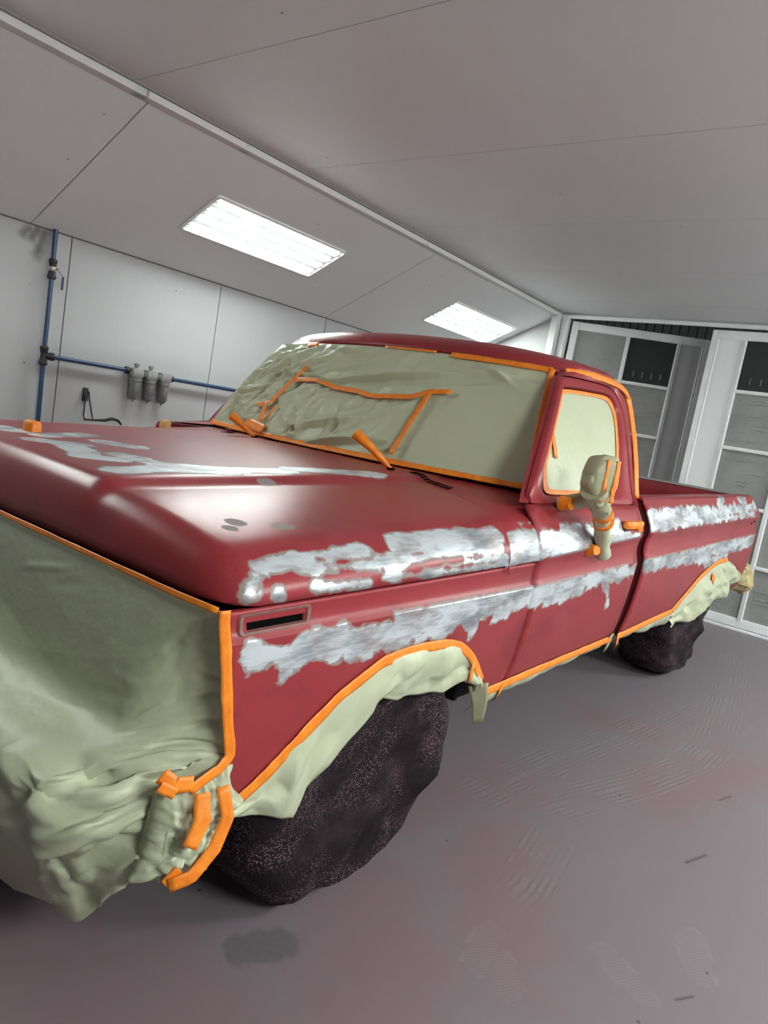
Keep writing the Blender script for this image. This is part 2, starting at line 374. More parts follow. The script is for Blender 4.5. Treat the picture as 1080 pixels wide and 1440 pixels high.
M_TRIM = wallmat('beam_trim_paint', (.74, .74, .74), [((-3.47, 2.05, 2.73), (-3.5, 2.08, 2.74), .018), ((-3.47, 2.72, 2.73), (-3.48, 2.73, 2.72), .008)])
M_SEAM = flat('seam_backing', (.20, .19, .18), .7)  # dark backing seen through the open panel joints
def floormat():
    t = NT('dusty_painted_floor'); p = t.pos()
    f = t.noise(p, 1.1, 4, .6); g = t.noise(t.mapping(p, (6, 1.2, 1), (0, 0, .5)), 3, 4, .65)
    c = t.mix(f, (.168, .128, .146), (.182, .160, .172))
    reds = [((-1.09, 3.7, 0), (-.9, 3.75, 0), .12), ((-.62, 3.1, 0), (-.38, 3.84, 0), .14), ((-.91, 2.2, 0), (-.67, 1.75, 0), .16), ((-.95, 1.6, 0), (-.75, 1.3, 0), .2), ((-1.6, .6, 0), (-1.0, .9, 0), .25), ((-1.25, 2.0, 0), (-1.1, 2.6, 0), .15)]
    d = t.math('ADD', t.field(p, reds), t.math('MULTIPLY', t.math('SUBTRACT', t.noise(p, 5, 4, .65), .5), .5))
    c = t.mix(t.math('MULTIPLY', t.ramp(d, .12, -.12), .55), c, (.195, .110, .128))
    dust = t.ramp(g, .5, .8)
    c = t.mix(t.math('MULTIPLY', dust, .28), c, (.18, .17, .18))
    # tyre tracks: parallel tread lines along three bent paths
    paths = [[(-.92, 6.16), (-.70, 4.76), (-.59, 3.91), (-.60, 3.6), (-.71, 3.13), (-.85, 2.68), (-.92, 2.45)],
             [(-.80, 2.49), (-.76, 2.24), (-.73, 2.04), (-.73, 1.88)], [(-.83, 4.6), (-.94, 3.63), (-1.04, 2.97), (-1.11, 2.29)]]
    for q, (path, wd) in enumerate(zip(paths, (.11, .10, .11))):
        caps = [((*a, 0), (*b, 0), 0) for a, b in zip(path, path[1:])]
        d = t.field(p, caps)
        st = t.math('SINE', t.math('MULTIPLY', d, 270.0))
        wig = t.math('SINE', t.math('MULTIPLY', t.vec('DOT_PRODUCT', p, (.25, 1, 0)), 190.0))
        band = t.math('MULTIPLY', t.ramp(d, wd, wd-.015), t.ramp(t.noise(p, 6, 4, .65), .40, .66))
        sx_ = t.n('ShaderNodeSeparateXYZ'); t.put(sx_.inputs[0], p); y0_, y1_ = min(a[1] for a in path), max(a[1] for a in path)
        band = t.math('MULTIPLY', band, t.math('MULTIPLY', t.ramp(sx_.outputs[1], y0_, y0_+.25), t.ramp(sx_.outputs[1], y1_, y1_-.25)))
        k = t.math('MULTIPLY', band, t.math('MULTIPLY_ADD', t.ramp(t.math('ADD', st, t.math('MULTIPLY', wig, .5)), .1, .8), .42, .12))
        c = t.mix(k, c, (.235, .222, .23))
        k2 = t.math('MULTIPLY', band, t.math('MULTIPLY', t.ramp(st, -.5, -.9), .45))
        c = t.mix(k2, c, (.05, .045, .05))
    # swept oval and shoe prints
    d = t.math('ADD', t.field(p, [((-1.09, 1.20, 0), (-1.05, 1.28, 0), .055)]), t.math('MULTIPLY', t.math('SUBTRACT', t.noise(p, 24, 3), .5), .05))
    c = t.mix(t.math('MULTIPLY', t.ramp(d, .012, -.012), .6), c, t.mix(t.noise(p, 60, 3), (.05, .048, .05), (.11, .105, .11)))
    pr = [((-.70, 1.77, 0), (-.66, 1.63, 0), .04), ((-.43, 1.96, 0), (-.30, 1.89, 0), .04), ((-.27, 2.25, 0), (-.21, 2.11, 0), .045), ((-.62, 1.70, 0), (-.55, 1.62, 0), .035)]
    d = t.field(p, pr); ed = t.math('ABSOLUTE', d)
    c = t.mix(t.math('MULTIPLY', t.math('MULTIPLY', t.ramp(ed, .012, 0), t.ramp(t.noise(p, 17, 3), .45, .6)), .25), c, (.26, .25, .26))
    ins = t.math('MULTIPLY', t.ramp(d, .0, -.01), t.ramp(t.math('SINE', t.math('MULTIPLY', t.vec('DOT_PRODUCT', p, (.9, -.5, 0)), 700)), .0, .6))
    c = t.mix(t.math('MULTIPLY', ins, .22), c, (.26, .25, .26))
    dk = [((-.42, 3.3, 0), (-.39, 3.4, 0), .004), ((-.39, 2.66, 0), (-.35, 2.78, 0), .005), ((-.23, 1.95, 0), (-.2, 2.0, 0), .003), ((-.5, 1.45, 0), (-.42, 1.46, 0), .004)]
    c = t.mix(t.math('MULTIPLY', t.ramp(t.field(p, dk), .004, -.002), .7), c, (.035, .032, .034))
    sp = t.math('MULTIPLY', t.ramp(t.voro(p, 7), .05, .03), .8); c = t.mix(sp, c, (.03, .028, .03))
    scr = t.ramp(t.noise(t.mapping(p, (40, 3, 1), (0, 0, .9)), 4, 3, .7), .66, .78)
    c = t.mix(t.math('MULTIPLY', scr, .25), c, (.24, .23, .24))
    t.bump(t.noise(p, 90, 3), .08, .003)
    return t.set(Base_Color=c, Roughness=t.mixf(g, .46, .62))
M_FLOOR = floormat()
M_WHITEFRAME = flat('white_door_frame', (.82, .83, .84), .5, nscale=6, namp=.12)
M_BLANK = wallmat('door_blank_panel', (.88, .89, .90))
M_BLANK_SHADED = wallmat('door_blank_panel_shaded', (.55, .555, .56))  # darker copy of the blank panel: the turned leaf's shade put into the colour
def filt():
    t = NT('dusty_filter_media'); p = t.pos()
    f = t.noise(p, 5, 4, .65); g = t.noise(p, 90, 3, .7)
    c = t.mix(f, (.25, .25, .245), (.44, .435, .42)); c = t.mix(t.math('MULTIPLY', g, .5), c, (.26, .257, .25))
    t.bump(g, .6, .01); return t.set(Base_Color=c, Roughness=.95)
M_FILTER = filt()
M_FILTER_DK = flat('dark_filter_media', (.035, .035, .036), .9, nscale=60, namp=.4, bump=.5, bscale=120)
M_WIRE = flat('filter_wire', (.48, .48, .48), .4, .4)
def corr():
    t = NT('corrugated_siding'); p = t.pos()
    return t.set(Base_Color=t.mix(t.noise(p, 5, 3), (.30, .30, .29), (.42, .41, .39)), Roughness=.5, Metallic=.3)
M_CORR = corr()
M_BLUE = flat('blue_air_pipe', (.022, .062, .135), .35)
M_FIT = flat('black_fitting', (.018, .018, .022), .45)
M_NICKEL = flat('nickel_valve', (.48, .44, .38), .3, .9)
M_GREY = flat('grey_cast_metal', (.30, .30, .30), .45, .3, nscale=30)
M_BOWL = flat('grey_bowl', (.22, .22, .225), .35, .2, nscale=20)
M_LAMPGREY = flat('lamp_reflector_grey', (.10, .105, .10), .4)
M_LAMPWHITE = flat('lamp_reflector_white', (.85, .86, .86), .35)
def emis(name, power):
    m = bpy.data.materials.new(name); m.use_nodes = True; nt = m.node_tree; nt.nodes.remove(nt.nodes['Principled BSDF'])
    e = nt.nodes.new('ShaderNodeEmission'); e.inputs[0].default_value = (.985, .995, .98, 1); e.inputs[1].default_value = power
    nt.links.new(e.outputs[0], nt.nodes['Material Output'].inputs[0]); return m
M_TUBE = emis('fluorescent_tube', TUBE_POWER); M_TUBE_R = emis('fluorescent_tube_right', TUBE_POWER_RIGHT)
def glass():
    m = bpy.data.materials.new('lamp_glass'); m.use_nodes = True; nt = m.node_tree; nt.nodes.remove(nt.nodes['Principled BSDF'])
    a = nt.nodes.new('ShaderNodeBsdfTransparent'); a.inputs[0].default_value = (.93, .97, .955, 1)
    b = nt.nodes.new('ShaderNodeBsdfGlossy'); b.inputs['Roughness'].default_value = .05
    x = nt.nodes.new('ShaderNodeMixShader'); x.inputs[0].default_value = .05
    nt.links.new(a.outputs[0], x.inputs[1]); nt.links.new(b.outputs[0], x.inputs[2]); nt.links.new(x.outputs[0], nt.nodes['Material Output'].inputs[0])
    return m
M_GLASS = glass()

# ---------------------------------------------------------------- room shell
WX, WTOP, BX, CZ, BY, FY, RX, RWX = -4.62, 2.165, -3.46, 2.755, 7.1, -3.6, 1.15, 2.4
G = .004
def quad_panel(name, a, b, c, d, t, mat, parent):   # a thin panel: corners a b c d, thickness t along the back
    a, b, c, d = map(Vector, (a, b, c, d)); n = (b-a).cross(d-a).normalized()
    v = [a, b, c, d] + [p - n*t for p in (a, b, c, d)]
    return new_obj(name, v, [(0, 1, 2, 3), (7, 6, 5, 4), (0, 4, 5, 1), (1, 5, 6, 2), (2, 6, 7, 3), (3, 7, 4, 0)], mat, parent, False)
def struct(o): o['kind'] = 'structure'; return o
floor = struct(new_obj('floor', [(-6, -5, 0), (4, -5, 0), (4, 9.5, 0), (-6, 9.5, 0), (-6, -5, -.1), (4, -5, -.1), (4, 9.5, -.1), (-6, 9.5, -.1)],
    [(0, 1, 2, 3), (7, 6, 5, 4), (0, 4, 5, 1), (1, 5, 6, 2), (2, 6, 7, 3), (3, 7, 4, 0)], M_FLOOR, None, False))
wl = struct(MB().box((WX-.12, FY, 0), (WX-.02, BY+.1, WTOP+.05)).build('wall_left', M_SEAM, None, False))
ys = [FY, -2.44, -1.22, -.03, 1.18, 2.39, 3.60, 4.81, 6.02, BY]
for a, b in zip(ys, ys[1:]): quad_panel('wall_panel', (WX, a+G, .0), (WX, b-G, .0), (WX, b-G, WTOP-.006), (WX, a+G, WTOP-.006), .02, M_WALL, wl)
for sx in (-1, 1):
    pass
def slope(name, x0, z0, x1, z1, flip):       # sloped ceiling band, made of panels with open joints
    back = struct(new_obj(name, [(x0, FY, z0+.03), (x1, FY, z1+.03), (x1, BY, z1+.03), (x0, BY, z0+.03)], [(0, 1, 2, 3)], M_SEAM, None, False))
    yy = [FY, -2.9, -.45, 2.12, 4.78, BY]
    for a, b in zip(yy, yy[1:]):
        q = [(x0, a+G, z0), (x0, b-G, z0), (x1, b-G, z1), (x1, a+G, z1)]
        if flip: q = q[::-1]
        quad_panel('slope_panel', *q, .02, M_SLOPE, back)
    return back
slope('trim_1', WX, WTOP, BX, CZ, True)
slope('trim_2', RX, CZ, RWX, WTOP, True)
cl = struct(MB().box((BX-.05, FY, CZ+.022), (RX+.05, BY+.1, CZ+.12)).build('ceiling', M_SEAM, None, False))
cy_ = [FY, -2.6, -1.45, -.3, .87, 2.0, 3.14, 4.26, 5.4, 6.5, BY+.06]
for a, b in zip(cy_, cy_[1:]):
    quad_panel('ceiling_panel', (BX, b-.0022, CZ), (RX, b-.0022, CZ), (RX, a+.0022, CZ), (BX, a+.0022, CZ), .02, M_CEIL, cl)
# beam trim between flat ceiling and sloped band
beam = struct(MB().box((BX-.02, FY, CZ-.03), (BX+.02, BY, CZ-.004)).build('trim_3', M_TRIM))
for a, b in ((FY, 2.07), (2.075, 4.55), (4.555, BY)): MB().box((BX-.035, a, CZ-.045), (BX+.03, b, CZ-.002), .006).build('trim_board', M_TRIM, beam)
struct(MB().box((BX+.03, FY, CZ-.012), (BX+.05, BY, CZ)).build('trim_4', flat('trim_groove', (.30, .29, .28), .7), None, False))
struct(MB().box((RX-.03, FY, CZ-.045), (RX+.035, BY, CZ-.002), .006).build('trim_5', M_TRIM))
struct(MB().box((WX, FY, WTOP-.022), (WX+.014, BY, WTOP+.002)).build('trim_6', flat('joint_grey', (.13, .125, .12), .8), None, False))
struct(MB().box((RWX, FY, 0), (RWX+.1, BY+.1, WTOP+.05)).build('wall_right', M_WALL, None, False))
struct(MB().box((WX-.1, FY-.1, 0), (RWX+.1, FY, CZ+.1)).build('wall_front', flat('front_wall_darkened', (.10, .10, .105), .8), None, False))  # unseen wall, made dark to cut bounce light on the front paper
# back wall: header, left return with post, right part; the middle is the door opening
struct(new_obj('wall_back', [(x, y, z) for y in (BY, BY+.08) for x, z in ((WX-.1, 0), (-3.40, 0), (-3.40, 2.735), (-.42, 2.735), (-.42, 0), (RWX+.1, 0), (RWX+.1, CZ+.1), (WX-.1, CZ+.1))],
    [(0, 1, 2, 3, 4, 5, 6, 7), tuple(range(15, 7, -1))] + [(i, i+8, (i+1) % 8+8, (i+1) % 8) for i in range(8)], M_WALL, None, False))
struct(MB().box((-3.50, BY-.10, 0), (-3.42, BY, CZ-.01), .008).build('trim_7', M_TRIM))
struct(MB().box((-3.42, BY-.03, 2.70), (-.42, BY, 2.735), .006).build('trim_8', M_WHITEFRAME))
struct(MB().box((-3.41, BY-.03, 0), (-3.34, BY+.06, 2.70), .006).build('trim_9', M_WHITEFRAME))
struct(MB().box((-.5, BY-.03, 0), (-.42, BY+.06, 2.70), .006).build('trim_10', M_WHITEFRAME))
# ribbed siding of the building behind the opened door
cs = []; fs = []
xs = [-5 + .1*i for i in range(56)]; pr = []
for x in xs: pr += [(x, 8.75), (x+.05, 8.75), (x+.062, 8.72), (x+.088, 8.72)]
for x, y in pr: cs += [(x, y, 0), (x, y, 3.6)]
fs = [(2*i, 2*i+2, 2*i+3, 2*i+1) for i in range(len(pr)-1)]
ob = struct(new_obj('wall_outside', cs, fs, M_CORR, None, False))
M_TIMBER = flat('timber_girt', (.20, .15, .11), .8)
for nm, lo, hi in (('trim_11', (-5, 8.60, 2.55), (.6, 8.72, 2.68)), ('trim_13', (-5, BY+.08, 3.5), (.6, 8.8, 3.6)), ('trim_14', (-5.05, BY+.08, 0), (-5, 8.8, 3.6)), ('trim_15', (.6, BY+.08, 0), (.65, 8.8, 3.6))): struct(MB().box(lo, hi).build(nm, M_TIMBER, None, False))

# filter doors ----------------------------------------------------------------
def filter_door(name, hinge, ang, blank_first, mirror):
    """Door leaf with white stiles and rails, two columns of square filters and one blank strip; local x along the leaf."""
    root = empty(name, hinge, ang); root['kind'] = 'structure'
    H = 2.68; Wd = 1.38
    X = (lambda x: Wd - x) if mirror else (lambda x: x)
    def rail(nm, x0, x1, z0, z1, y0=-.02, y1=.02):
        a, b = sorted((X(x0), X(x1))); return MB().box((a, y0, z0), (b, y1, z1), .006).build(nm, M_WHITEFRAME, root)
    rail('stile', 0, .07, .03, H); rail('stile', 1.33, 1.38, .03, H)
    rail('mullion', .565, .605, .09, H-.08, -.026); rail('mullion', 1.07, 1.09, .09, H-.08, -.026)
    rail('top_rail', .07, 1.33, H-.08, H); rail('bottom_rail', .07, 1.33, .03, .11)
    zz = [.11, .60, 1.115, 1.625, 2.14, H-.08]
    for k, (c0, c1) in enumerate(((.07, .565), (.605, 1.07))):
        for i, z in enumerate(zz[1:-1]): rail('cross_rail', c0, c1, z-.016, z+.016, -.024, .016)
        for i, (z0, z1) in enumerate(zip(zz, zz[1:])):
            dark = (i == 4 and k == 1)
            a, b = sorted((X(c0), X(c1)))
            n = 13; P = np.zeros((n, n, 3))
            for p_ in range(n):
                for q in range(n):
                    u, v = p_/(n-1), q/(n-1)
                    P[p_, q] = (a + (b-a)*u, .004 - .008*math.sin(math.pi*u)*math.sin(math.pi*v) + .004*noise.noise(Vector((u*3+i*5, v*3+k*9, name == 'door_1'))), z0 + (z1-z0)*v)
            f = new_obj('filter', P.reshape(-1, 3), grid_faces(n, n), M_FILTER_DK if dark else M_FILTER, root)
            mb = MB(); rg = random.Random(i*7 + k*31 + len(name) + int(mirror)*3)
            for j in range(4):
                cx, cz = rg.uniform(a+.1, b-.12), z0 + (z1-z0)*(j+.7)/(4.6); L = rg.uniform(.10, .17)
                if dark: cz = z0 + .07; cx = a + .1 + .09*j; mb.tube([(cx, -.008, cz), (cx, -.008, cz+.06)], .0022, 5)
                else:
                    for dz in ((0, .035) if j % 2 else (0,)): mb.tube([(cx-L/2, -.008, cz+dz), (cx+L/2, -.008, cz+dz+.004)], .0025, 5)
            mb.build('retaining_wire', M_WIRE, f)['kind'] = 'stuff'
    a, b = sorted((X(1.09), X(1.33)))
    bp = MB().box((a, -.006, .11), (b, .014, H-.08)).build('blank_panel', M_BLANK if mirror else M_BLANK_SHADED, root, False)
    for c in (a, b-.018): MB().box((c, -.02, .11), (c+.018, -.004, H-.08), .004).build('panel_edge', M_WHITEFRAME, bp)
    return root
filter_door('door_1', (-3.31, BY+.03, 0), math.radians(25), False, False)
filter_door('door_2', (-1.90, BY+.03, 0), 0, True, True)
struct(MB().box((-3.41, BY-.02, 0), (-.42, BY+.08, .022), .004).build('trim_12', M_WHITEFRAME))

# ---------------------------------------------------------------- lamps: four tubes over scalloped reflectors in a white tray
def lamp(yc, side, label, group='fluorescent booth lamps on the sloped panels'):
    if side < 0: c = Vector((-4.035, yc, WTOP + (CZ-WTOP)*(-4.035-WX)/(BX-WX))); es = Vector((BX-WX, 0, CZ-WTOP)).normalized(); n = Vector((es.z, 0, -es.x))
    else: c = Vector((1.75, yc, CZ + (WTOP-CZ)*(1.75-RX)/(RWX-RX))); es = Vector((RX-RWX, 0, CZ-WTOP)).normalized(); n = Vector((-abs(es.z), 0, -abs(es.x)))
    root = empty('booth_lamp', c); ey = Vector((0, 1, 0)); HL, HW = .622, .213
    tag(root, label, 'lamp', group)
    def P(a, b, h): return ey*a + es*b + n*h
    def bx(mb, a0, a1, b0, b1, h0, h1):
        v = [P(a, b, h) for h in (h0, h1) for a, b in ((a0, b0), (a1, b0), (a1, b1), (a0, b1))]
        mb.add(v, [(3, 2, 1, 0), (4, 5, 6, 7), (0, 1, 5, 4), (1, 2, 6, 5), (2, 3, 7, 6), (3, 0, 4, 7)])
    # frame: rounded rectangle ring
    def rr(hl, hw, r, h, k=5):
        o = []
        for sx, sy, a0 in ((1, 1, 0), (-1, 1, 90), (-1, -1, 180), (1, -1, 270)):
            for i in range(k):
                q = math.radians(a0 + 90*i/(k-1)); o.append(P(sx*(hl-r) + r*math.cos(q), sy*(hw-r) + r*math.sin(q), h))
        return o
    rings = [rr(HL, HW, .03, .001), rr(HL-.003, HW-.003, .03, .030), rr(HL-.02, HW-.02, .02, .034), rr(HL-.022, HW-.022, .02, .004)]
    new_obj('frame', [v for r in rings for v in r], grid_faces(4, 20, cj=True), M_LAMPWHITE, root)
    hl, hw = HL-.022, HW-.022
    v = []
    m = 41
    for i in range(m):
        b = -hw + 2*hw*i/(m-1); h = .003
        v += [P(-hl, b, h), P(hl, b, h)]
    new_obj('reflector', v, [(2*i, 2*i+1, 2*i+3, 2*i+2) for i in range(m-1)], M_LAMPGREY, root)
    for k in range(4):
        b = -hw + 2*hw*(k+.5)/4; t = MB()
        sec = [(b + .043*math.cos(math.pi*q/10), .003 + .025*math.sin(math.pi*q/10)) for q in range(11)]
        v = [P(a, bb, hh) for a in (-hl+.03, -hl+.034, hl-.034, hl-.03) for bb, hh in sec]
        t.add(v, grid_faces(4, 11)); t.build('tube', M_TUBE if side < 0 else M_TUBE_R, root)
        for s in (-1, 1): MB().tube([P(s*(hl-.03), b, .018), P(s*(hl-.001), b, .018)], .0145, 8).build('tube_socket', M_LAMPWHITE, root)
    g = MB(); bx(g, -hl-.004, hl+.004, -hw-.004, hw+.004, .033, .0345); g.build('glass_cover', M_GLASS, root, False)
    return root
lamp(3.49, -1, 'nearer of the two lit lamps above the wall with the blue pipe')
lamp(6.31, -1, 'farther lit lamp on the sloped panel, above the truck roof')
lamp(.67, -1, 'lamp on the sloped panel above the truck front, just outside the picture')
for y, w in ((.67, 'nearest the camera'), (3.49, 'in the middle'), (6.31, 'by the filter doors')): lamp(y, 1, 'lamp on the opposite sloped panel behind the viewer, ' + w)
# ---------------------------------------------------------------- compressed-air line on the left wall
PX = WX + .045
line = empty('compressed_air_line', (PX, 2.265, 1.375))
tag(line, 'blue compressed air pipe with black fittings running down and along the white wall', 'pipe')
O0 = Vector((PX, 2.265, 1.375))
def rel(o, pts): return [Vector(p) - o for p in pts]
for pp in ([(PX, 2.258, WTOP-.012), (PX, 2.262, 1.96)], [(PX, 2.263, 1.86), (PX, 2.265, 1.43)], [(PX, 2.266, 1.32), (PX, 2.285, .25)]): MB().tube(rel(O0, pp), .0145, 14).build('vertical_pipe', M_BLUE, line)
MB().tube(rel(O0, [(PX, 2.33, 1.375), (PX, 2.845, 1.375)]), .0145, 14).build('horizontal_pipe', M_BLUE, line)
MB().tube(rel(O0, [(PX, 3.20, 1.366), (PX, 4.6, 1.36)]), .0145, 14).build('horizontal_pipe', M_BLUE, line)
def collar(mb, a, b, r):                     # ribbed push-fit collar
    a, b = Vector(a), Vector(b); mb.tube([a, a.lerp(b, .08), a.lerp(b, .2), a.lerp(b, .45), a.lerp(b, .55), a.lerp(b, .9), b], [r*.75, r*.95, r, r, r*.9, r*.86, r*.7], 16)
t = MB(); collar(t, (0, -.001, .06), (0, 0, .015), .026); collar(t, (0, .001, -.062), (0, 0, -.015), .026); collar(t, (0, .068, 0), (0, .018, 0), .026)
t.tube([(0, 0, .03), (0, 0, -.03)], .019, 14).tube([(0, 0, 0), (0, .04, 0)], .018, 14).build('tee_fitting', M_FIT, line)
t = MB(); collar(t, (0, -.003, .60), (0, -.003, .555), .026); t.build('valve_coupling', M_FIT, line)
t = MB(); collar(t, (0, -.002, .475), (0, -.002, .525), .026)
t.build('valve_coupling', M_FIT, line)
MB().tube([(0, -.003, .558), (0, -.003, .545), (0, -.003, .535), (0, -.003, .52)], [.014, .019, .019, .014], 12).tube([(0, 0, .54), (.012, .028, .545)], .006, 8).build('valve_body', M_NICKEL, line)
lv = MB().tube([(.012, .022, .548), (.016, .036, .535), (.018, .056, .515), (.018, .062, .50)], .004, 8).build('valve_lever', M_NICKEL, line)
MB().box((.013, .055, .425), (.023, .069, .505), .003).build('lever_grip', flat('lever_grip_blue', (.02, .05, .12), .5), lv)
c = MB(); collar(c, (0, .575, 0), (0, .625, -.001), .026); c.build('coupling', M_FIT, line)
c = MB(); collar(c, (0, .975, -.009), (0, .925, -.008), .026); c.build('coupling', M_FIT, line)
# filter unit of three bowls
fu = empty('air_filter_unit', (PX, 2.885, 1.365))
tag(fu, 'grey three bowl air filter regulator unit hung in the blue pipe', 'air filter')
def ring_profile(mb, cx, cy, prof, n=18):
    v = [(cx + r*math.cos(2*math.pi*k/n), cy + r*math.sin(2*math.pi*k/n), z) for z, r in prof for k in range(n)]
    mb.add(v, grid_faces(len(prof), n, cj=True, flip=False) + [tuple(range(n-1, -1, -1)), tuple(range(len(v)-n, len(v)))])
for i in range(3):
    y = .045 + .118*i
    hd = MB().box((-.032, y-.045, -.030), (.034, y+.045, .032), .008).box((-.022, y-.058, -.014), (.022, y+.058, .018), .004).build('head_block', M_GREY, fu)
    b = MB(); ring_profile(b, .002, y, [(-.205, .006), (-.19, .007), (-.188, .02), (-.176, .032), (-.165, .037), (-.06, .040), (-.055, .044), (-.033, .044)][::1])
    bo = b.build('bowl', M_BOWL, fu)
    s = MB()
    for k in range(5): s.box((.036, y-.018+.008*k, -.15), (.0425, y-.0145+.008*k, -.07), .001)
    s.build('sight_slots', M_GREY, bo)['kind'] = 'stuff'
    if i < 2:
        k = MB(); ring_profile(k, .0, y, [(.032, .014), (.05, .014), (.052, .020), (.066, .020), (.07, .012)]); k.build('adjuster_knob', M_GREY, fu)
# wire hanger with a hose lying on its foot
hk = empty('hose_hanger', (WX+.01, 2.59, 1.02))
tag(hk, 'black wire bracket with a short hose on the wall below the pipe', 'bracket')
MB().box((-.008, -.018, .10), (.004, .022, .19), .004).build('wall_plate', M_FIT, hk)
MB().tube([(.02, -.005, .17), (.025, -.008, .12), (.05, -.022, .0), (.055, -.01, -.02), (.055, .05, -.02), (.05, .042, .0), (.025, .02, .12), (.02, .012, .17)], .0055, 8).build('wire_loop', M_FIT, hk)
MB().tube([(.055, -.02, -.02), (.058, .06, -.018), (.06, .13, -.012), (.06, .18, .004), (.06, .23, -.004), (.06, .26, -.03)], [.006, .007, .010, .011, .010, .007], 10).build('hose_end', M_RUBBER, hk)

# ---------------------------------------------------------------- the pickup truck
PHI = math.radians(-.25)
TO = Vector((-2.187, 1.473, 0))
truck = empty('pickup_truck', TO, PHI)
tag(truck, 'old red pickup truck sanded to bare metal along its body lines and masked with paper', 'pickup truck')
def yf(z): return ip(z, [(.46, -.452), (.6, -.490), (.748, -.532), (.892, -.562), (.97, -.574)])
def yt(z): return ip(z, [(.52, 4.585), (.6, 4.60), (.88, 4.63), (1.05, 4.585), (1.14, 4.55), (1.21, 4.50)])
ARCH_F = [(-.452, .462), (-.361, .531), (-.278, .609), (-.174, .690), (-.028, .752), (.06, .762), (.154, .762), (.27, .752), (.354, .732), (.442, .682), (.578, .570), (.652, .497), (.66, .470)]
ARCH_R = [(2.80, .497), (2.809, .520), (2.933, .592), (3.162, .698), (3.469, .772), (3.709, .778), (3.85, .765), (4.0, .69), (4.09, .60), (4.15, .52)]
SLOT = (-.512, -.340, .32, .60)
def side_panel(name, ys_, zbot, ztop, mat, sgn, n1=9, n2=8, n3=0, extra=None, yshift=None, slot=False):
    cols = []
    fr = sorted(set([k/n2 for k in range(n2+1)] + ([SLOT[2], SLOT[3]] if slot else [])))
    for y in ys_:
        zb, zt = zbot(y), ztop(y); a, b = z_low(y), z_up(y); col = []
        zb = min(zb, a - .02)
        for k in range(n1): col.append(zb + (a-zb)*(k/n1))
        b2 = b if n3 else zt
        for q in fr: col.append(a + (b2-a)*q)
        for k in range(n3): col.append(b + (zt-b)*((k+1)/n3))
        pts = []
        for z in col:
            yy = yshift(y, z) if yshift else y
            pts.append((sgn*side_u(y, z), yy, z))
        if extra: pts += [(sgn*u, y2, z2) for u, y2, z2 in extra(y, yshift)]
        cols.append(pts)
    n, m = len(cols), len(cols[0])
    F = grid_faces(n, m, flip=(sgn < 0))
    if slot:
        j0, j1 = n1 + fr.index(SLOT[2]), n1 + fr.index(SLOT[3])
        i0, i1 = ys_.index(SLOT[0]), ys_.index(SLOT[1])
        keep = []
        for q in F:
            a = min(q); i, j = divmod(a, m)
            if i0 <= i < i1 and j0 <= j < j1: continue
            keep.append(q)
        F = keep
    o = new_obj(name, [W(*p) for c in cols for p in c], F, mat, truck, True, 24)
    return solid(o, .014, -1)
def lin(a, b, n): return [a + (b-a)*i/(n-1) for i in range(n)]
ysF = sorted(set(lin(-.575, .783, 60) + [p[0] for p in ARCH_F] + [SLOT[0], SLOT[1], -.452, .66, .672]))
def zbF(y):
    if y < -.452: return .462
    if y <= .66: return ip(y, ARCH_F)
    return .455
def ysh(y, z): return y + (yf(z) + .575)*max(0, min(1, (-.33 - y)/.245))
FENDER = {}
for s in (1, -1): FENDER[s] = side_panel('fender', ysF, zbF, lambda y: z_up(y) - .019, M_FEND, s, 12, 8, 0, None, ysh, s == 1)
# marker light opening: bezel ring round a dark recess in the right hand fender
if True:
    y0, y1 = -.53, -.322; yc, zc = (y0+y1)/2, .9215
    def rrect(hy, hz, r, k=5):
        o = []
        for sy, sz, a0 in ((1, 1, 0), (-1, 1, 90), (-1, -1, 180), (1, -1, 270)):
            for i in range(k):
                q = math.radians(a0 + 90*i/(k-1)); o.append((yc + sy*(hy-r) + r*math.cos(q), zc + sz*(hz-r) + r*math.sin(q)))
        return o
    def ring3(lst, du): return [W(side_u(y, z) + du, y, z) for y, z in lst]
    rings = [ring3(rrect(.103, .0225, .008), .0005), ring3(rrect(.101, .0205, .008), .004), ring3(rrect(.092, .0160, .005), .003), ring3(rrect(.090, .0150, .005), -.006)]
    bz = new_obj('marker_light_opening', [v for r in rings for v in r], grid_faces(4, 20, cj=True, flip=True), M_PRIMER, FENDER[1]); tag(bz, 'empty marker light opening with grey primer bezel')
    v = ring3(rrect(.092, .0160, .005), -.0055); new_obj('recess', v, [tuple(range(20))], M_BLACK, FENDER[1], False)
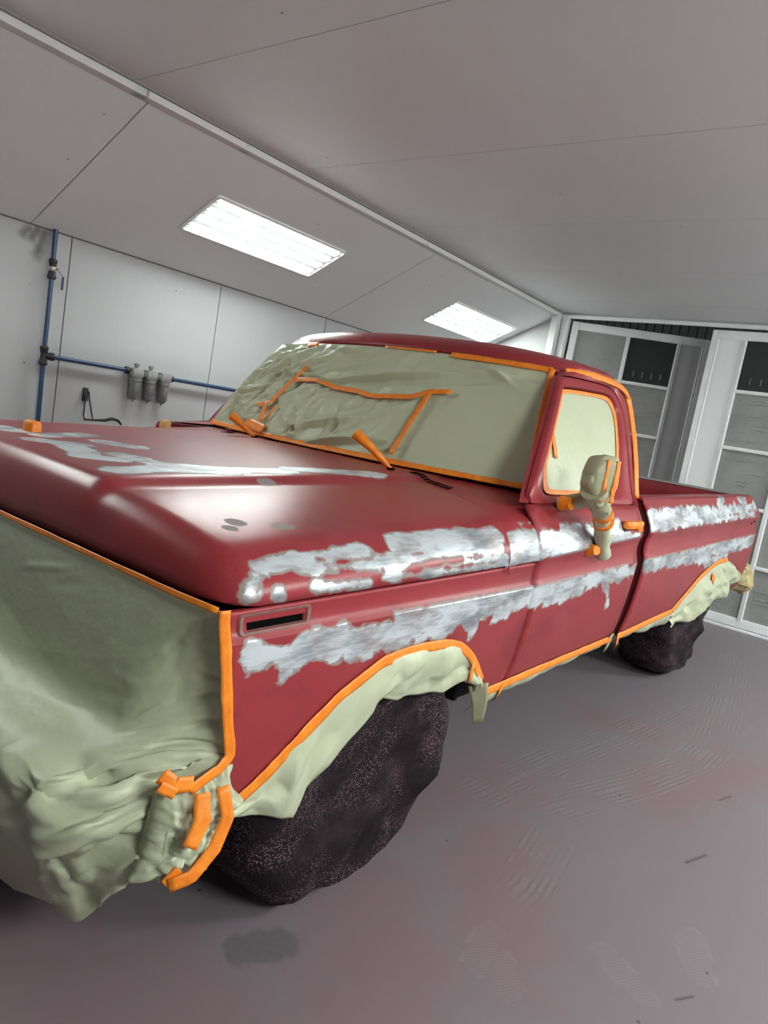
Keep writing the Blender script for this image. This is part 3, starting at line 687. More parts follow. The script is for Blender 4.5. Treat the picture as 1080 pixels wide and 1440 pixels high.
    # a cable clip inside and two screws
def lateral_nodes():
    th = [math.pi/2*k/9 for k in range(10)]
    edge = [1 - RS*(1-math.sin(t)) for t in th]              # from 1-RS to 1
    mid = lin(0, .47, 9) + [.485, .50, .512, .524, .536, .548, .56] + lin(.575, 1-RS, 9)[:-1]
    pos = mid + edge
    return [-u for u in reversed(pos[1:])] + pos
US = lateral_nodes()
def hood_mesh():
    th = [math.pi/2*k/9 for k in range(10)]
    rows = [('f', 1-math.sin(t)) for t in reversed(th)] + [('m', k/26) for k in range(1, 27)]
    V = []
    for kind, q in rows:
        for u in US:
            ze = .957
            if kind == 'f':
                a = max(0, 1-(1-abs(u))/RS); b = 1-q
                a2, b2 = a*math.sqrt(1-b*b/2), b*math.sqrt(1-a*a/2)
                uu = math.copysign(1-RS*(1-a2), u) if a > 0 else u; y = HOOD_F + RF*(1-b2)
                if a == 0: y = HOOD_F + RF*q
            else:
                y = HOOD_F + RF + (hood_rear(u) - HOOD_F - RF)*q; uu = u
                a2, b2 = max(0, 1-(1-abs(u))/RS), 0
            zed = z_up(y) - .005
            e = min(1, math.hypot(a2, b2)); z = zed + (hood_top(uu, y)-zed)*(max(0, 1-e**2.2))**(1/2.2)
            V.append(W(uu*.9995, y, z))
    m = len(US)
    # folded down rear lip
    for u in US:
        y = hood_rear(u); V.append(W(u, y, hood_z(u, y, z_up(y)-.006) - .02))
    o = new_obj('hood', V, grid_faces(len(rows)+1, m, flip=True), M_HOOD, truck, True, 32)
    return solid(o, .010, -1)
HOOD = hood_mesh()
def cowl_mesh():
    V = []; nr = 16
    for i in range(nr):
        q = i/(nr-1)
        for u in US:
            a = abs(u); s = min(1, a/.825)
            ye = (.90 + .16*s*s + .03) if a <= .835 else ip(a, [(.835, 1.095), (.90, .90), (.94, .79), (1, .782)])
            y0 = hood_rear(u) + .007; y = y0 + (ye-y0)*q
            z = hood_z(u, y, z_up(y)-.006)
            k = max(0, min(1, (y - y0)/.06)); z -= .006*(1-k)
            w = max(0, 1-(a/.90)**14) if a < .90 else 0
            z = z*(1-w*.9*q) + (1.172 - .001)*w*.9*q
            V.append(W(u*.9995, y, z))
    m = len(US)
    V2 = []
    for u in US:                                             # front lip goes down
        y = hood_rear(u) + .007; V2.append(W(u*.999, y, hood_z(u, y, z_up(y)-.006) - .03))
    o = new_obj('cowl_panel', V2 + V, grid_faces(nr+1, m, flip=True), M_COWL, truck, True, 30)
    return solid(o, .008, -1)
COWL = cowl_mesh()
# vent slits in the cowl
for u0, u1 in ((.02, .30), (.46, .66), (-.30, -.02), (-.66, -.46)):
    g = MB(); n = 14
    for k in range(n):
        u = u0 + (u1-u0)*(k+.5)/n; y = hood_rear(u) + .045
        z = hood_z(u, y+.03)
        zc_ = lambda yy: W(u, yy, 0)
        g.box((-.0045, -.020, -.001), (.0045, .020, .0022), .0008, Matrix.Translation(W(u, y+.012, 0)))
    g_v = g.v; g_f = g.f
    # drop the slits on the cowl surface
    for i, v in enumerate(g_v):
        uu, yy = v.x/WS, v.y; s = min(1, abs(uu)/.8); y0 = hood_rear(uu)+.007; ye = .93 + .16*s*s; q = max(0, min(1, (yy-y0)/(ye-y0)))
        zz = hood_z(uu, yy, z_up(yy)-.006) - .006*(1-max(0, min(1, (yy-y0)/.06))); w = max(0, 1-(abs(uu)/.90)**14)
        zz = zz*(1-w*.9*q) + 1.171*w*.9*q
        base = W(uu, yy, zz).z
        g_v[i] = Vector((v.x, v.y, base + (v.z - W(uu, v.y, 0).z)*1.0))
    g.build('vent_slits', M_BLACK, COWL, False)['kind'] = 'stuff'
# small taped fittings on the hood
for u, y, zz, sz, lab in ((-.20, -.285, 1.132, .022, 'small hood fitting wrapped in orange tape near the front'), (-.66, .62, 1.150, .02, 'small hood fitting wrapped in tan tape near the far edge')):
    P = np.zeros((10, 12, 3)); c0 = W(u, y, zz)
    for i in range(10):
        for j in range(12):
            a, b = math.pi*.5*i/9, 2*math.pi*j/12
            r = sz*1.25*(abs(math.cos(b))**4 + abs(math.sin(b))**4)**-.25*math.sin(a)**.45
            P[i, j] = (c0.x + r*math.cos(b)*1.2, c0.y + r*math.sin(b)*.9, c0.z - .004 + sz*1.9*math.cos(a)**.45 + .004*noise.noise(Vector((i*.6, j*.7, u*9))))
    o = new_obj('hood_fitting', P.reshape(-1, 3), grid_faces(10, 12, cj=True, flip=False), M_TAPE if u > -.4 else flat('tan_tape', (.55, .32, .12), .6), HOOD); tag(o, lab)
# doors
WIN = [(.985, 1.183), (.940, 1.188), (.921, 1.205), (.920, 1.262), (.978, 1.327), (1.10, 1.456), (1.205, 1.567), (1.222, 1.588), (1.255, 1.599), (1.48, 1.614), (1.711, 1.626), (1.775, 1.622), (1.806, 1.605), (1.829, 1.575), (1.831, 1.525), (1.79, 1.41), (1.745, 1.300), (1.715, 1.245), (1.672, 1.207), (1.60, 1.188), (1.40, 1.185), (1.20, 1.184)]
DOUT = [(.985, 1.150), (.86, 1.150), (.795, 1.152), (.838, 1.235), (.91, 1.315), (1.06, 1.465), (1.215, 1.615), (1.245, 1.640), (1.285, 1.652), (1.50, 1.664), (1.74, 1.674), (1.84, 1.669), (1.888, 1.645), (1.918, 1.60), (1.922, 1.55), (1.895, 1.40), (1.865, 1.26), (1.852, 1.20), (1.848, 1.150), (1.66, 1.150), (1.40, 1.150), (1.20, 1.150)]
def far_y(y, z): return y + max(0, ip(z, [(1.15, 1.07), (1.67, 1.38)]) + .03 - y)*max(0, min(1, (1.5-y)/.2)) if z > 1.16 else y   # far pillar sits behind the screen edge
def sp(sgn, y, z, du=0):
    if sgn < 0: y = far_y(y, z)
    return W(sgn*(side_u(y, z)+du), y, z)
NW = 96
winP = resample(smooth_poly([(0, y, z) for y, z in WIN], 2, True), NW, True)
def door(sgn):
    lower = side_panel('door', lin(.793, 1.848, 22), lambda y: .500, lambda y: 1.152, M_DOOR, sgn, 10, 8, 6)
    fr = []
    # frame: loops from outer outline to window opening, matched by index
    for k, dz in ((.05, -.016), (.07, -.002), (.25, .004), (.8, .004), (1.0, -.014)):
        loop = [(a*(1-k) + c*k, b*(1-k) + d*k) for (a, b), (c, d) in zip(DOUT, WIN)]
        L = resample(smooth_poly([(0, y, z) for y, z in loop], 2, True), NW, True)
        fr.append([sp(sgn, p.y, p.z, dz) for p in L])
    o = new_obj('window_frame', [v for r in fr for v in r], grid_faces(5, NW, cj=True, flip=(sgn > 0)), M_RED, lower, True, 50)
    g = [sp(sgn, p.y, p.z, -.02) for p in winP]
    new_obj('window_glass', g, [tuple(range(NW)) if sgn < 0 else tuple(reversed(range(NW)))], flat('dark_side_glass', (.02, .025, .025), .08), lower, False)
    return lower
DOOR = {s: door(s) for s in (1, -1)}
# cab shell: pillars, rear corner, back wall
def cab_shell():
    mb = MB()
    for sgn in (1, -1):
        DO = resample(smooth_poly([(0, y, z) for y, z in DOUT[2:19]], 2), 70)
        inner = [sp(sgn, p.y, p.z, -.004) for p in DO]; inner2 = [sp(sgn, p.y, p.z, -.030) for p in DO]
        OP = []
        for p in DO:                                         # partner of each door edge point on the screen edge, roof rim or cab rear edge
            y, z = p.y, p.z
            if y < 1.25: q = ws_pt(1, max(0, min(1, (z-1.172)/.468)))
            elif z > 1.645 and y < 1.90:
                k = (y-1.25)/.65; q = (ip(k, [(0, .69), (.15, .722), (.5, .738), (1, .752)]), 1.36 + .63*k, ip(k, [(0, 1.668), (.15, 1.695), (.5, 1.703), (.85, 1.697), (1, 1.674)]))
            else:
                yr = ip(z, [(1.15, 1.872), (1.20, 1.895), (1.40, 1.965), (1.60, 2.02), (1.65, 1.995)]); q = (side_u(y, z) - .006, yr, z + .02*max(0, (z-1.55)/.1))
            OP.append(W(q[0]*sgn, q[1], q[2]))
        for _ in range(2): OP = [OP[0]] + [(a + b*2 + c)/4 for a, b, c in zip(OP, OP[1:], OP[2:])] + [OP[-1]]
        g0 = [a.lerp(b, .08) + Vector((.002*sgn, 0, 0)) for a, b in zip(inner, OP)]
        v = inner2 + g0 + [a.lerp(b, .5) + Vector((.012*sgn, -.004, .002)) for a, b in zip(inner, OP)] + OP
        mb.add(v, grid_faces(4, 70, flip=(sgn < 0)))
        # rear corner below the belt
        ys2 = [1.853, 1.856, 1.862, 1.870, 1.872]
        v = []
        for i, y in enumerate(ys2):
            for k in range(25):
                z = .50 + (1.155-.50)*k/24; d = (-.03, -.003, -.002, -.008, -.06)[i]
                v.append(sp(sgn, y, z, d))
        mb.add(v, grid_faces(5, 25, flip=(sgn < 0)))
    # back wall
    v = []
    for i in range(15):
        s = -1 + 2*i/14
        for u0, y0, z0 in ((.745, 2.03, 1.69), (.775, 2.02, 1.60), (.85, 1.985, 1.40), (.92, 1.90, 1.185), (.93, 1.868, .9), (.93, 1.868, .5)):
            v.append(W(u0*s, y0 + .015*(1-s*s), z0))
    mb.add(v, grid_faces(15, 6, flip=True))
    return mb.build('cab_shell', M_RED, truck, True, 40)
CAB = cab_shell()
new_obj('rear_window', [W(.6*s, y, z) for s, y, z in ((-1, 2.02, 1.27), (1, 2.02, 1.27), (.93, 2.052, 1.58), (-.93, 2.052, 1.58))], [(3, 2, 1, 0)], flat('dark_rear_glass', (.02, .025, .025), .08), CAB, False)
def roof():
    V = []; n, m = 33, 27
    def sq(x): return math.sin(x*math.pi/2)
    for i in range(n):
        s = sq(-1 + 2*i/(n-1))
        for j in range(m):
            t = .5 + .5*sq(-1 + 2*j/(m-1))
            hw = hermite(t, [(0, .694), (.2, .722), (.5, .742), (1, .752)])
            yfz = 1.245 + .112*s*s; y = yfz + (2.045 - .03*s*s - yfz)*t
            zr = (1.697-.022*s*s)*(1-t) + 1.690*t if t < .99 else 1.690
            zr = max(zr, 1.675) + (.026*abs(s)**4)*min(1, 4*t*(1-t)+.15)
            e = min(1, (abs(s)**7 + abs(2*t-1)**7)**(1/7))
            crown = .108*(1 - .22*s*s)*(1-.12*(2*t-1)**2)
            z = zr + crown*(1-e**3)**(1/2.4)
            V.append(W(hw*s, y, z))
    o = new_obj('roof', V, grid_faces(n, m, flip=False), M_RED, truck, True, 50)
    return solid(o, .012, -1)
ROOF = roof()
# bed: outer sides with rolled rail, tailgate, floor, front wall
def zrail(y): return ip(y, [(1.96, 1.166), (4.5, 1.196)])
def bed_extra(y, sh):
    zr = zrail(y); f = lambda z: (sh(y, z) if sh else y)
    return [(.944, f(zr+.010), zr+.010), (.932, f(zr+.018), zr+.018), (.915, f(zr+.020), zr+.020), (.87, f(zr+.018), zr+.018), (.862, f(zr+.012), zr+.010), (.860, f(zr), zr-.05), (.858, f(zr)-.05*(y > 4), .70)]
ysB = sorted(set(lin(1.974, 4.575, 60) + [p[0] for p in ARCH_R]))
def zbB(y):
    if 2.80 <= y <= 4.15: return ip(y, ARCH_R)
    return .497
def bsh(y, z): return y + (yt(z) - 4.575)*max(0, min(1, (y-4.0)/.575))
BEDS = {s: side_panel('bed_side', ysB, zbB, zrail, M_BED, s, 10, 8, 7, bed_extra, bsh) for s in (1, -1)}
tg = MB()
v = []
for u in lin(-.86, .86, 9):
    for y, z in ((4.44, .70), (4.44, 1.10), (4.435, 1.165), (4.445, 1.205), (4.50, 1.212), (4.545, 1.20), (4.60, .9), (4.60, .70)): v.append(W(u, y, z))
tg.add(v, grid_faces(9, 8, flip=True)); TG = tg.build('tailgate', M_RED, truck)
tr = MB()
v = []
for u in lin(-.86, .86, 5):
    for y, z in ((4.43, 1.20), (4.44, 1.208), (4.50, 1.2155), (4.55, 1.204)): v.append(W(u, y, z))
tr.add(v, grid_faces(5, 4, flip=True)); tr.build('gate_rail_wear', flat('worn_grey_edge', (.26, .24, .23), .6, .2, nscale=20, namp=.3), TG)
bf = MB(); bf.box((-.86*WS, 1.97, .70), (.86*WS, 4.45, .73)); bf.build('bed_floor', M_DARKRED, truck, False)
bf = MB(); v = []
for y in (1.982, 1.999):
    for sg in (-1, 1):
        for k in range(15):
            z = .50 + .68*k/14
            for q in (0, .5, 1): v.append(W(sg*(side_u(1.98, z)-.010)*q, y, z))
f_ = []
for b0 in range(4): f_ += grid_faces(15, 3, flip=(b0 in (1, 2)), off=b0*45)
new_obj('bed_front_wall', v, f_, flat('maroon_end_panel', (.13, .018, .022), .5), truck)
for y, z, r in ((4.40, 1.017, .012), (4.47, 1.03, .010), (4.50, 1.03, .007)):
    c0 = W(side_u(y, z)+.0012, y, z); MB().tube([c0 + Vector((-.004, 0, 0)), c0 + Vector((.0006, 0, 0))], r, 10).build('bolt_hole', M_BLACK, BEDS[1], False)
# chassis and inner wells, plain dark boxes put in to block light; tyres
chs = empty('chassis', (0, 0, 0)); chs.parent = truck
for nm, lo, hi in (('frame_rail', (-.46, -.60, .42), (-.38, 4.5, .54)), ('frame_rail', (.38, -.60, .42), (.46, 4.5, .54)), ('floor_pan', (-1.04, .67, .44), (1.04, 2.0, .52)), ('radiator_support', (-1.0, -.50, .50), (1.0, -.45, .92)),
        ('engine', (-.62, -.44, .40), (.62, .52, .81)), ('bed_frame', (-.95, 2.05, .52), (.95, 4.4, .69)), ('firewall', (-1.05, .64, .44), (1.05, .665, .95)), ('inner_fender', (-1.12, -.44, .815), (1.12, .635, .925))):
    MB().box(lo, hi, .004).build(nm, M_CHASSIS, chs, False)
for yc, r in ((.09, .05), (3.50, .06)): MB().tube([(-.95, yc, .38), (.95, yc, .38)], r, 10).build('axle', M_CHASSIS, chs)
def tyre(sgn, yc, R, parent):
    prof = [(.80, R-.16), (.80, R-.05), (.825, R-.012), (.86, R), (1.02, R), (1.06, R-.012), (1.085, R-.06), (1.08, R-.15), (1.05, R-.17), (1.05, .0)]
    v = []
    for x, r in prof:
        for k in range(48):
            q = 2*math.pi*k/48; v.append((sgn*x, yc + r*math.sin(q), R + r*math.cos(q)))
    return new_obj('tyre', v, grid_faces(len(prof), 48, cj=True, flip=(sgn < 0)), M_RUBBER, parent)
for s in (1, -1):
    for yc in (.09, 3.50): tyre(s, yc, .375, truck)
# wipers wrapped in tape
for u0, y0, z0, u1, y1, z1, lab in ((.42, .775, 1.172, .30, .70, 1.285, 'wiper arm stub wrapped in orange tape, driver side'), (-.35, .868, 1.172, -.435, .80, 1.255, 'wiper arm stub wrapped in orange tape, far side')):
    a, b = W(u0, y0, z0), W(u1, y1, z1); n = 12; pts = []; rr = []
    for i in range(n):
        t = i/(n-1); p = a.lerp(b, t); p += Vector((0, -.012*math.sin(t*3.1), .010*math.sin(t*3.1))); pts.append(p); rr.append((.010 + .013*t + .0030*noise.noise(Vector((i*1.7, u0*9, 0))))*(1 if i else .6))
    w = MB().tube(pts, rr, 10).build('wiper_arm', M_TAPE, truck, True, 50); tag(w, lab)
    MB().tube([a + Vector((0, 0, -.03)), a + Vector((0, 0, .004))], .016, 12).build('wiper_pivot', M_BLACK, w)
# door handle under tape, lock below
h = MB(); P = []
c0 = W(side_u(1.69, 1.065), 1.69, 1.065)
h.box((-.005, -.105, -.005), (.032, .095, .026), .012).box((-.01, .060, -.020), (.028, .098, .012), .008)
for i, v in enumerate(h.v): h.v[i] = c0 + v + Vector((.002*noise.noise(v*80), 0, .002*noise.noise(v*60 + Vector((5, 0, 0)))))
tag(h.build('door_handle', M_TAPE, DOOR[1], True, 60), 'door handle wrapped in orange tape')
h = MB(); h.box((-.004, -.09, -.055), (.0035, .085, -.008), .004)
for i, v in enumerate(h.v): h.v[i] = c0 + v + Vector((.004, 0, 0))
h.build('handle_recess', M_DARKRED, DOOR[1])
# mirror wrapped in paper and tape on its bracket
mir = empty('side_mirror', (0, 0, 0)); mir.parent = truck
tag(mir, 'door mirror and its arm wrapped in tan masking paper and orange tape')
mc = W(1.055, 1.0, 1.268)
fr_ = Matrix.Rotation(math.radians(-34), 3, 'Z')
n, m = 26, 36; P = np.zeros((n, m, 3))
def mirror_pt(a, b):
    ca = max(0, math.cos(a))**.32; z = .094*math.copysign(abs(math.sin(a))**.55, math.sin(a))
    wy = .056 if z > -.02 else .056*(1 - min(.62, (-.02-z)/.068*.62))
    x = .046*ca*math.copysign(abs(math.sin(b))**.55, math.sin(b)); y = wy*ca*math.copysign(abs(math.cos(b))**.5, math.cos(b))
    if y < 0 and z > .03: z -= .030*(y/.052)**2          # rounded back corner at the top
    return Vector((x*(.85 if x > 0 else 1.2), y, z))
for i in range(n):
    for j in range(m):
        P[i, j] = mc + fr_ @ mirror_pt(-math.pi/2 + math.pi*i/(n-1), 2*math.pi*j/m)
P2 = crumple(P, .009, 14, 3, None, 2)
new_obj('mirror_wrap', P2.reshape(-1, 3), grid_faces(n, m, cj=True), M_PAPER2, mir, True, 180)
def wrap_tube(name, pts, rr, mat, seed, n=14, amp=.006, parent=mir):
    C_ = smooth_poly(pts, 2); C_ = resample(C_, 22); mb = MB(); rads = [rr[0] + (rr[1]-rr[0])*i/21 for i in range(22)]
    mb.tube(C_, rads, n)
    for i, v in enumerate(mb.v): mb.v[i] = v + Vector((noise.noise(v*28 + Vector((seed, 0, 0))), noise.noise(v*28 + Vector((0, seed, 3))), noise.noise(v*25 + Vector((3, 0, seed)))))*amp
    return mb.build(name, mat, parent, True, 40)
foot, knee, head_ = W(1.005, 1.315, .985), W(1.035, 1.19, 1.10), W(1.05, 1.02, 1.21)
wrap_tube('arm_wrap', [head_ + Vector((0, -.05, .03)), head_, W(1.05, 1.10, 1.155)], (.05, .036), M_PAPER2, 2)
wrap_tube('arm_wrap', [W(1.05, 1.09, 1.16), knee, W(1.02, 1.265, 1.03), foot + Vector((.01, .02, -.02))], (.034, .030), M_PAPER, 5)
wrap_tube('tape_band', [W(1.05, 1.105, 1.157), W(1.046, 1.13, 1.14)], (.040, .040), M_TAPE, 7, amp=.004)
wrap_tube('tape_band', [W(1.040, 1.165, 1.118), W(1.036, 1.185, 1.105)], (.040, .039), M_TAPE, 8, amp=.004)
wrap_tube('tape_band', [W(1.013, 1.285, 1.010), W(1.011, 1.30, 1.0)], (.035, .035), M_TAPE, 9, amp=.003)
wrap_tube('upper_stub', [W(.945, 1.04, 1.165), W(.985, 1.03, 1.175), W(1.03, 1.02, 1.20)], (.028, .032), M_PAPER2, 11)
wrap_tube('taped_bolt', [W(.95, 1.005, 1.163), W(.985, .995, 1.167)], (.030, .022), M_TAPE, 12, amp=.005)
wrap_tube('taped_bolt', [W(.995, 1.245, .985), W(1.02, 1.235, .990)], (.028, .020), M_TAPE, 13, amp=.006)
# tape bands over the mirror head
for y0, y1, xo in ((.024, .042, .003), (-.014, -.002, .003)):
    v = []
    for i in range(18):
        for k in range(4):
            y = y0 + (y1-y0)*k/3 + .004*noise.noise(Vector((i*.6, k, y0*99))); z = .080 - .150*i/17
            v.append(mc + fr_ @ Vector((.039*(1-(abs(z)/.098)**6)**.3*(1-max(0, (y-.034)/.03)**2*.5) + xo + .003*noise.noise(Vector((i*.5, k*.7, 4))), y, z)))
    solid(new_obj('tape_band', v, grid_faces(18, 4), M_TAPE, mir), .002, 1)
# rear bumper end, bagged in crumpled wrap
n, m = 16, 20; P = np.zeros((n, m, 3)); bc = W(.93, 4.78, .56)
for i in range(n):
    for j in range(m):
        a, b = -math.pi/2 + math.pi*i/(n-1), 2*math.pi*j/m
        ca = abs(math.cos(a))**.6
        P[i, j] = (bc.x + .10*ca*math.sin(b), bc.y + .10*ca*math.cos(b), bc.z + .115*math.copysign(abs(math.sin(a))**.7, math.sin(a)))
P = crumple(P, .07, 13, 5, None, 3)
bmp = MB().box((-1.1, 4.70, .50), (1.05, 4.82, .62), .02).build('rear_bumper', M_CHASSIS, truck)
bw_ = new_obj('bumper_wrap', P.reshape(-1, 3), grid_faces(n, m, cj=True), flat('crumpled_wrap', (.42, .33, .16), .5, nscale=40, namp=.5), bmp, True, 25); tag(bw_, 'crumpled tan wrap over the bumper end')
# ---------------------------------------------------------------- masking paper, each sheet a thing taped onto the truck
TM = Matrix.Translation(TO) @ Matrix.Rotation(PHI, 4, 'Z')
def sheet_thing(name, label, cat='masking paper', group=None, base=(0, 0, 0)):
    o = empty(name, TM @ Vector(base), PHI); tag(o, label, cat, group); o['base'] = 0; del o['base']; return o
def place(o, base):                          # children are modelled in truck coordinates
    for c in o.children: c.location = -Vector(base)
nx = lambda p: (1, 0, .12)
def sstrip(yz, du=0): return [W(side_u(y, z)+du, y, z) for y, z in yz]

# windscreen
base = W(0, .9, 1.17); wp = sheet_thing('windscreen_masking_paper', 'wrinkled pale green paper masking the windscreen, taped in orange', base=base)
n, m = 280, 160; P = np.zeros((n, m, 3))
for i in range(n):
    for j in range(m):
        p = W(*ws_pt(-1 + 2*i/(n-1), j/(m-1))); P[i, j] = p + Vector((0, -.012, .006))
FOLDS = [((-.98, .10), (-.55, .97), .05, .022), ((-.92, .05), (-.40, .95), .035, -.020), ((-.85, .35), (-.15, .97), .035, .022), ((-.70, .30), (.10, .93), .03, -.016), ((-.95, .45), (-.75, .95), .04, .02),
         ((-.25, .56), (.55, .82), .03, .022), ((-.30, .50), (.75, .80), .04, -.016), ((.05, .15), (.42, .55), .025, .014), ((-.25, .12), (.15, .30), .04, .022), ((-.1, .02), (.3, .16), .03, .03), ((.6, .95), (.9, .72), .03, .012),
         ((-.6, .6), (-.2, .62), .03, .012), ((-.02, .42), (.08, .12), .03, .01), ((.5, .9), (1, .8), .05, .012), ((-.75, .1), (-.62, .5), .03, .014)]
def ridge(s, t, F):
    h = 0
    for (a, b), (c, d), w, amp in F:
        dx, dy = c-a, d-b; L2 = dx*dx+dy*dy; k = max(0, min(1, ((s-a)*dx+(t-b)*dy)/L2)); dd = math.hypot(s-a-k*dx, (t-b-k*dy))
        if dd < w: h += amp*(1-dd/w)*math.sin(math.pi*(.08+.84*k))
    return h
rg_ = random.Random(11)
FINE = []
for _ in range(46):                          # many short crisp creases, mostly running up to the right
    s0 = -1 + 1.25*rg_.random()**1.4; t0 = rg_.uniform(.05, .85); L = rg_.uniform(.15, .5); a_ = rg_.gauss(.95, .35)
    FINE.append(((s0, t0), (s0 + L*math.cos(a_)*.8, min(.97, t0 + L*math.sin(a_)*1.1)), rg_.uniform(.012, .026), rg_.choice((-1, 1))*rg_.uniform(.005, .011)*(1.1 if s0 < -.2 else .55)))
for _ in range(14):                          # crumples along the lower edge by the wipers
    s0 = rg_.uniform(-.75, .3); FINE.append(((s0, rg_.uniform(.0, .08)), (s0 + rg_.uniform(-.1, .2), rg_.uniform(.1, .3)), .018, rg_.choice((-1, 1))*.012))
FOLDS = FOLDS + FINE
def wmask(a, b):
    e = min(a, 1-a, b, 1-b); left = .22 + .9*max(0, 1-a*1.4)
    return min(1, e/.05)*left
P = crumple(P, .040, 5.5, 1, wmask, 3, lambda a, b: ridge(-1+2*a, b, FOLDS)*1.7*min(1, min(a, 1-a, b, 1-b)/.03))
sh = new_obj('paper_sheet', P.reshape(-1, 3), grid_faces(n, m, flip=False), M_PAPER, wp, True, 180)
def wsn(p): return (0, -.82, .58)
def wst(l, lift=0): return [W(*ws_pt(s, t)) + Vector((0, -.016-lift, .010)) for s, t in l]
ribbon('edge_tape', wst([(-1+.05*k, .012) for k in range(41)]), wsn, .026, M_TAPE, wp)
ribbon('edge_tape', wst([(.99, k/20) for k in range(21)]), lambda p: (.45, -.75, .48), .024, M_TAPE, wp)
ribbon('edge_tape', wst([(.99-.05*k, .985) for k in range(12)]), wsn, .03, M_TAPE, wp)
ribbon('edge_tape', wst([(.35-.05*k, .992) for k in range(8)]), wsn, .012, M_TAPE, wp)
ribbon('edge_tape', wst([(-.55-.04*k, .975) for k in range(4)]), wsn, .03, M_TAPE, wp)
ribbon('edge_tape', wst([(-.99, k/20*.2) for k in range(5)]), wsn, .02, M_TAPE, wp)
for l, wd in (([(-.45, .545), (-.275, .565), (-.1, .515), (.05, .51), (.15, .485), (.375, .53), (.45, .60), (.56, .625)], .026), ([(.455, .60), (.425, .325), (.395, .06)], .028), ([(-.43, .69), (-.46, .54), (-.50, .31)], .028),
              ([(-.62, .25), (-.475, .325)], .018), ([(-.54, .30), (-.49, .11)], .026), ([(-.435, .275), (-.46, .13)], .014), ([(-.60, .09), (-.42, .05)], .05)):
    ribbon('tape_strip', wst(l, .014), wsn, wd, M_TAPE, wp, lift=.004)
place(wp, base)

# side window
base = W(.9, 1.0, 1.18); sw = sheet_thing('side_window_masking_paper', 'smooth pale green paper masking the door window behind the mirror', base=base)
cen = Vector((0, 1.42, 1.40)); rings = []
for k in range(9):
    q = k/8; L = [p.lerp(cen, .015 + .985*q) for p in winP]
    rings.append([sp(1, p.y, p.z, -.010 + .006*noise.noise(Vector((0, p.y*5, p.z*5)))*min(1, q*4)) for p in L])
new_obj('paper_sheet', [v for r in rings for v in r], grid_faces(9, NW, cj=True, flip=False), M_PAPER, sw, True, 60)
ring_t = [[sp(1, p.y, p.z, d + .0015*noise.noise(Vector((k, p.y*30, p.z*30)))) for p in [q.lerp(cen, f) for q in winP]] for k, (f, d) in enumerate(((.012, -.004), (.03, -.0035), (.06, -.004), (.088, -.006)))]
new_obj('edge_tape', [v for r in ring_t for v in r], grid_faces(4, NW, cj=True, flip=False), M_TAPE, sw)
ribbon('tape_strip', [sp(1, y, z, -.006) for y, z in ((1.06, 1.41), (1.065, 1.36), (1.06, 1.32))], nx, .03, M_TAPE, sw)
place(sw, base)

# drip rail tape: part of the cab
DR = [(.715, 1.395, 1.676), (.735, 1.52, 1.688), (.748, 1.671, 1.694), (.755, 1.86, 1.690), (.762, 1.955, 1.676), (.775, 2.000, 1.645), (.795, 2.015, 1.578), (.86, 1.967, 1.40), (.925, 1.893, 1.183)]
dp = [W(*p) for p in smooth_poly([Vector(p) for p in DR], 2)]
ribbon('drip_rail_tape', dp[:int(len(dp)*.62)], lambda p: (1, 0, .35), .030, M_TAPE, CAB, lift=.010, thick=.006)
ribbon('drip_rail_tape', dp[int(len(dp)*.6):], lambda p: (1, -.45, .1), .030, M_TAPE, CAB, lift=.008, thick=.005)

# wheel arch skirts
def arch_skirt(name, label, tape_l, low_l, flap, seed, base, cr_=(.055, 7, 2)):
    th = sheet_thing(name, label, base=base)
    n, m = 150, 28
    A = resample([(0, *p) for p in smooth_poly([Vector((p[0], p[1], 0)) for p in tape_l], 1)] if False else [Vector((0, p[0], p[1])) for p in tape_l], n)
    B = resample([Vector((0, p[0], p[1])) for p in low_l], n)
    P = np.zeros((n, m, 3))
    for i in range(n):
        for j in range(m):
            q = j/(m-1); p = A[i].lerp(B[i], q)
            u = side_u(A[i].y, A[i].z) + .004 + .012*math.sin(math.pi*q*.7) - .02*q*q
            P[i, j] = W(u, p.y, p.z)
    P = crumple(P, cr_[0], cr_[1], seed, lambda a, b: min(1, b*2)*(1-.4*b), cr_[2], lambda a, b: .010*b*math.sin(a*17 + seed*2 + 1.5*math.sin(a*9)))
    solid(new_obj('paper_sheet', P.reshape(-1, 3), grid_faces(n, m, flip=True), M_PAPER, th, True, 180), .0015, 0)
    if flap:
        fl = [W(*p) for p in flap]; k = 8; V = []
        for i in range(k):
            for j in range(k):
                a, b = i/(k-1), j/(k-1); p = fl[0].lerp(fl[1], a).lerp(fl[3].lerp(fl[2], a), b); V.append(p + Vector((.008*noise.noise(p*15), 0, 0)))
        solid(new_obj('folded_flap', V, grid_faces(k, k), M_PAPER2, th), .0015, 0)
    ribbon('edge_tape', [W(side_u(y, z)+.004, y, z) for y, z in tape_l], nx, .030, M_TAPE, th, n=60)
    return th
base = W(.99, .1, .5)
th = arch_skirt('wheel_arch_paper', 'pale green paper skirt taped along the front wheel arch',
    [(-.447, .468), (-.361, .537), (-.278, .615), (-.174, .696), (-.028, .757), (.06, .766), (.154, .766), (.27, .756), (.354, .736), (.442, .688), (.515, .63), (.590, .565)],
    [(-.443, .462), (-.35, .42), (-.238, .381), (-.221, .436), (-.154, .497), (-.067, .556), (.019, .635), (.10, .61), (.179, .60), (.32, .588), (.472, .579), (.560, .555), (.575, .53)],
    [(1.0, .594, .567), (.992, .622, .42), (.972, .608, .405), (.95, .560, .545)], 2, base); 
ribbon('tape_strip', [W(.992, .47, .66), W(.988, .475, .59)], nx, .02, M_TAPE, th)
place(th, base)
base = W(.99, 3.5, .5)
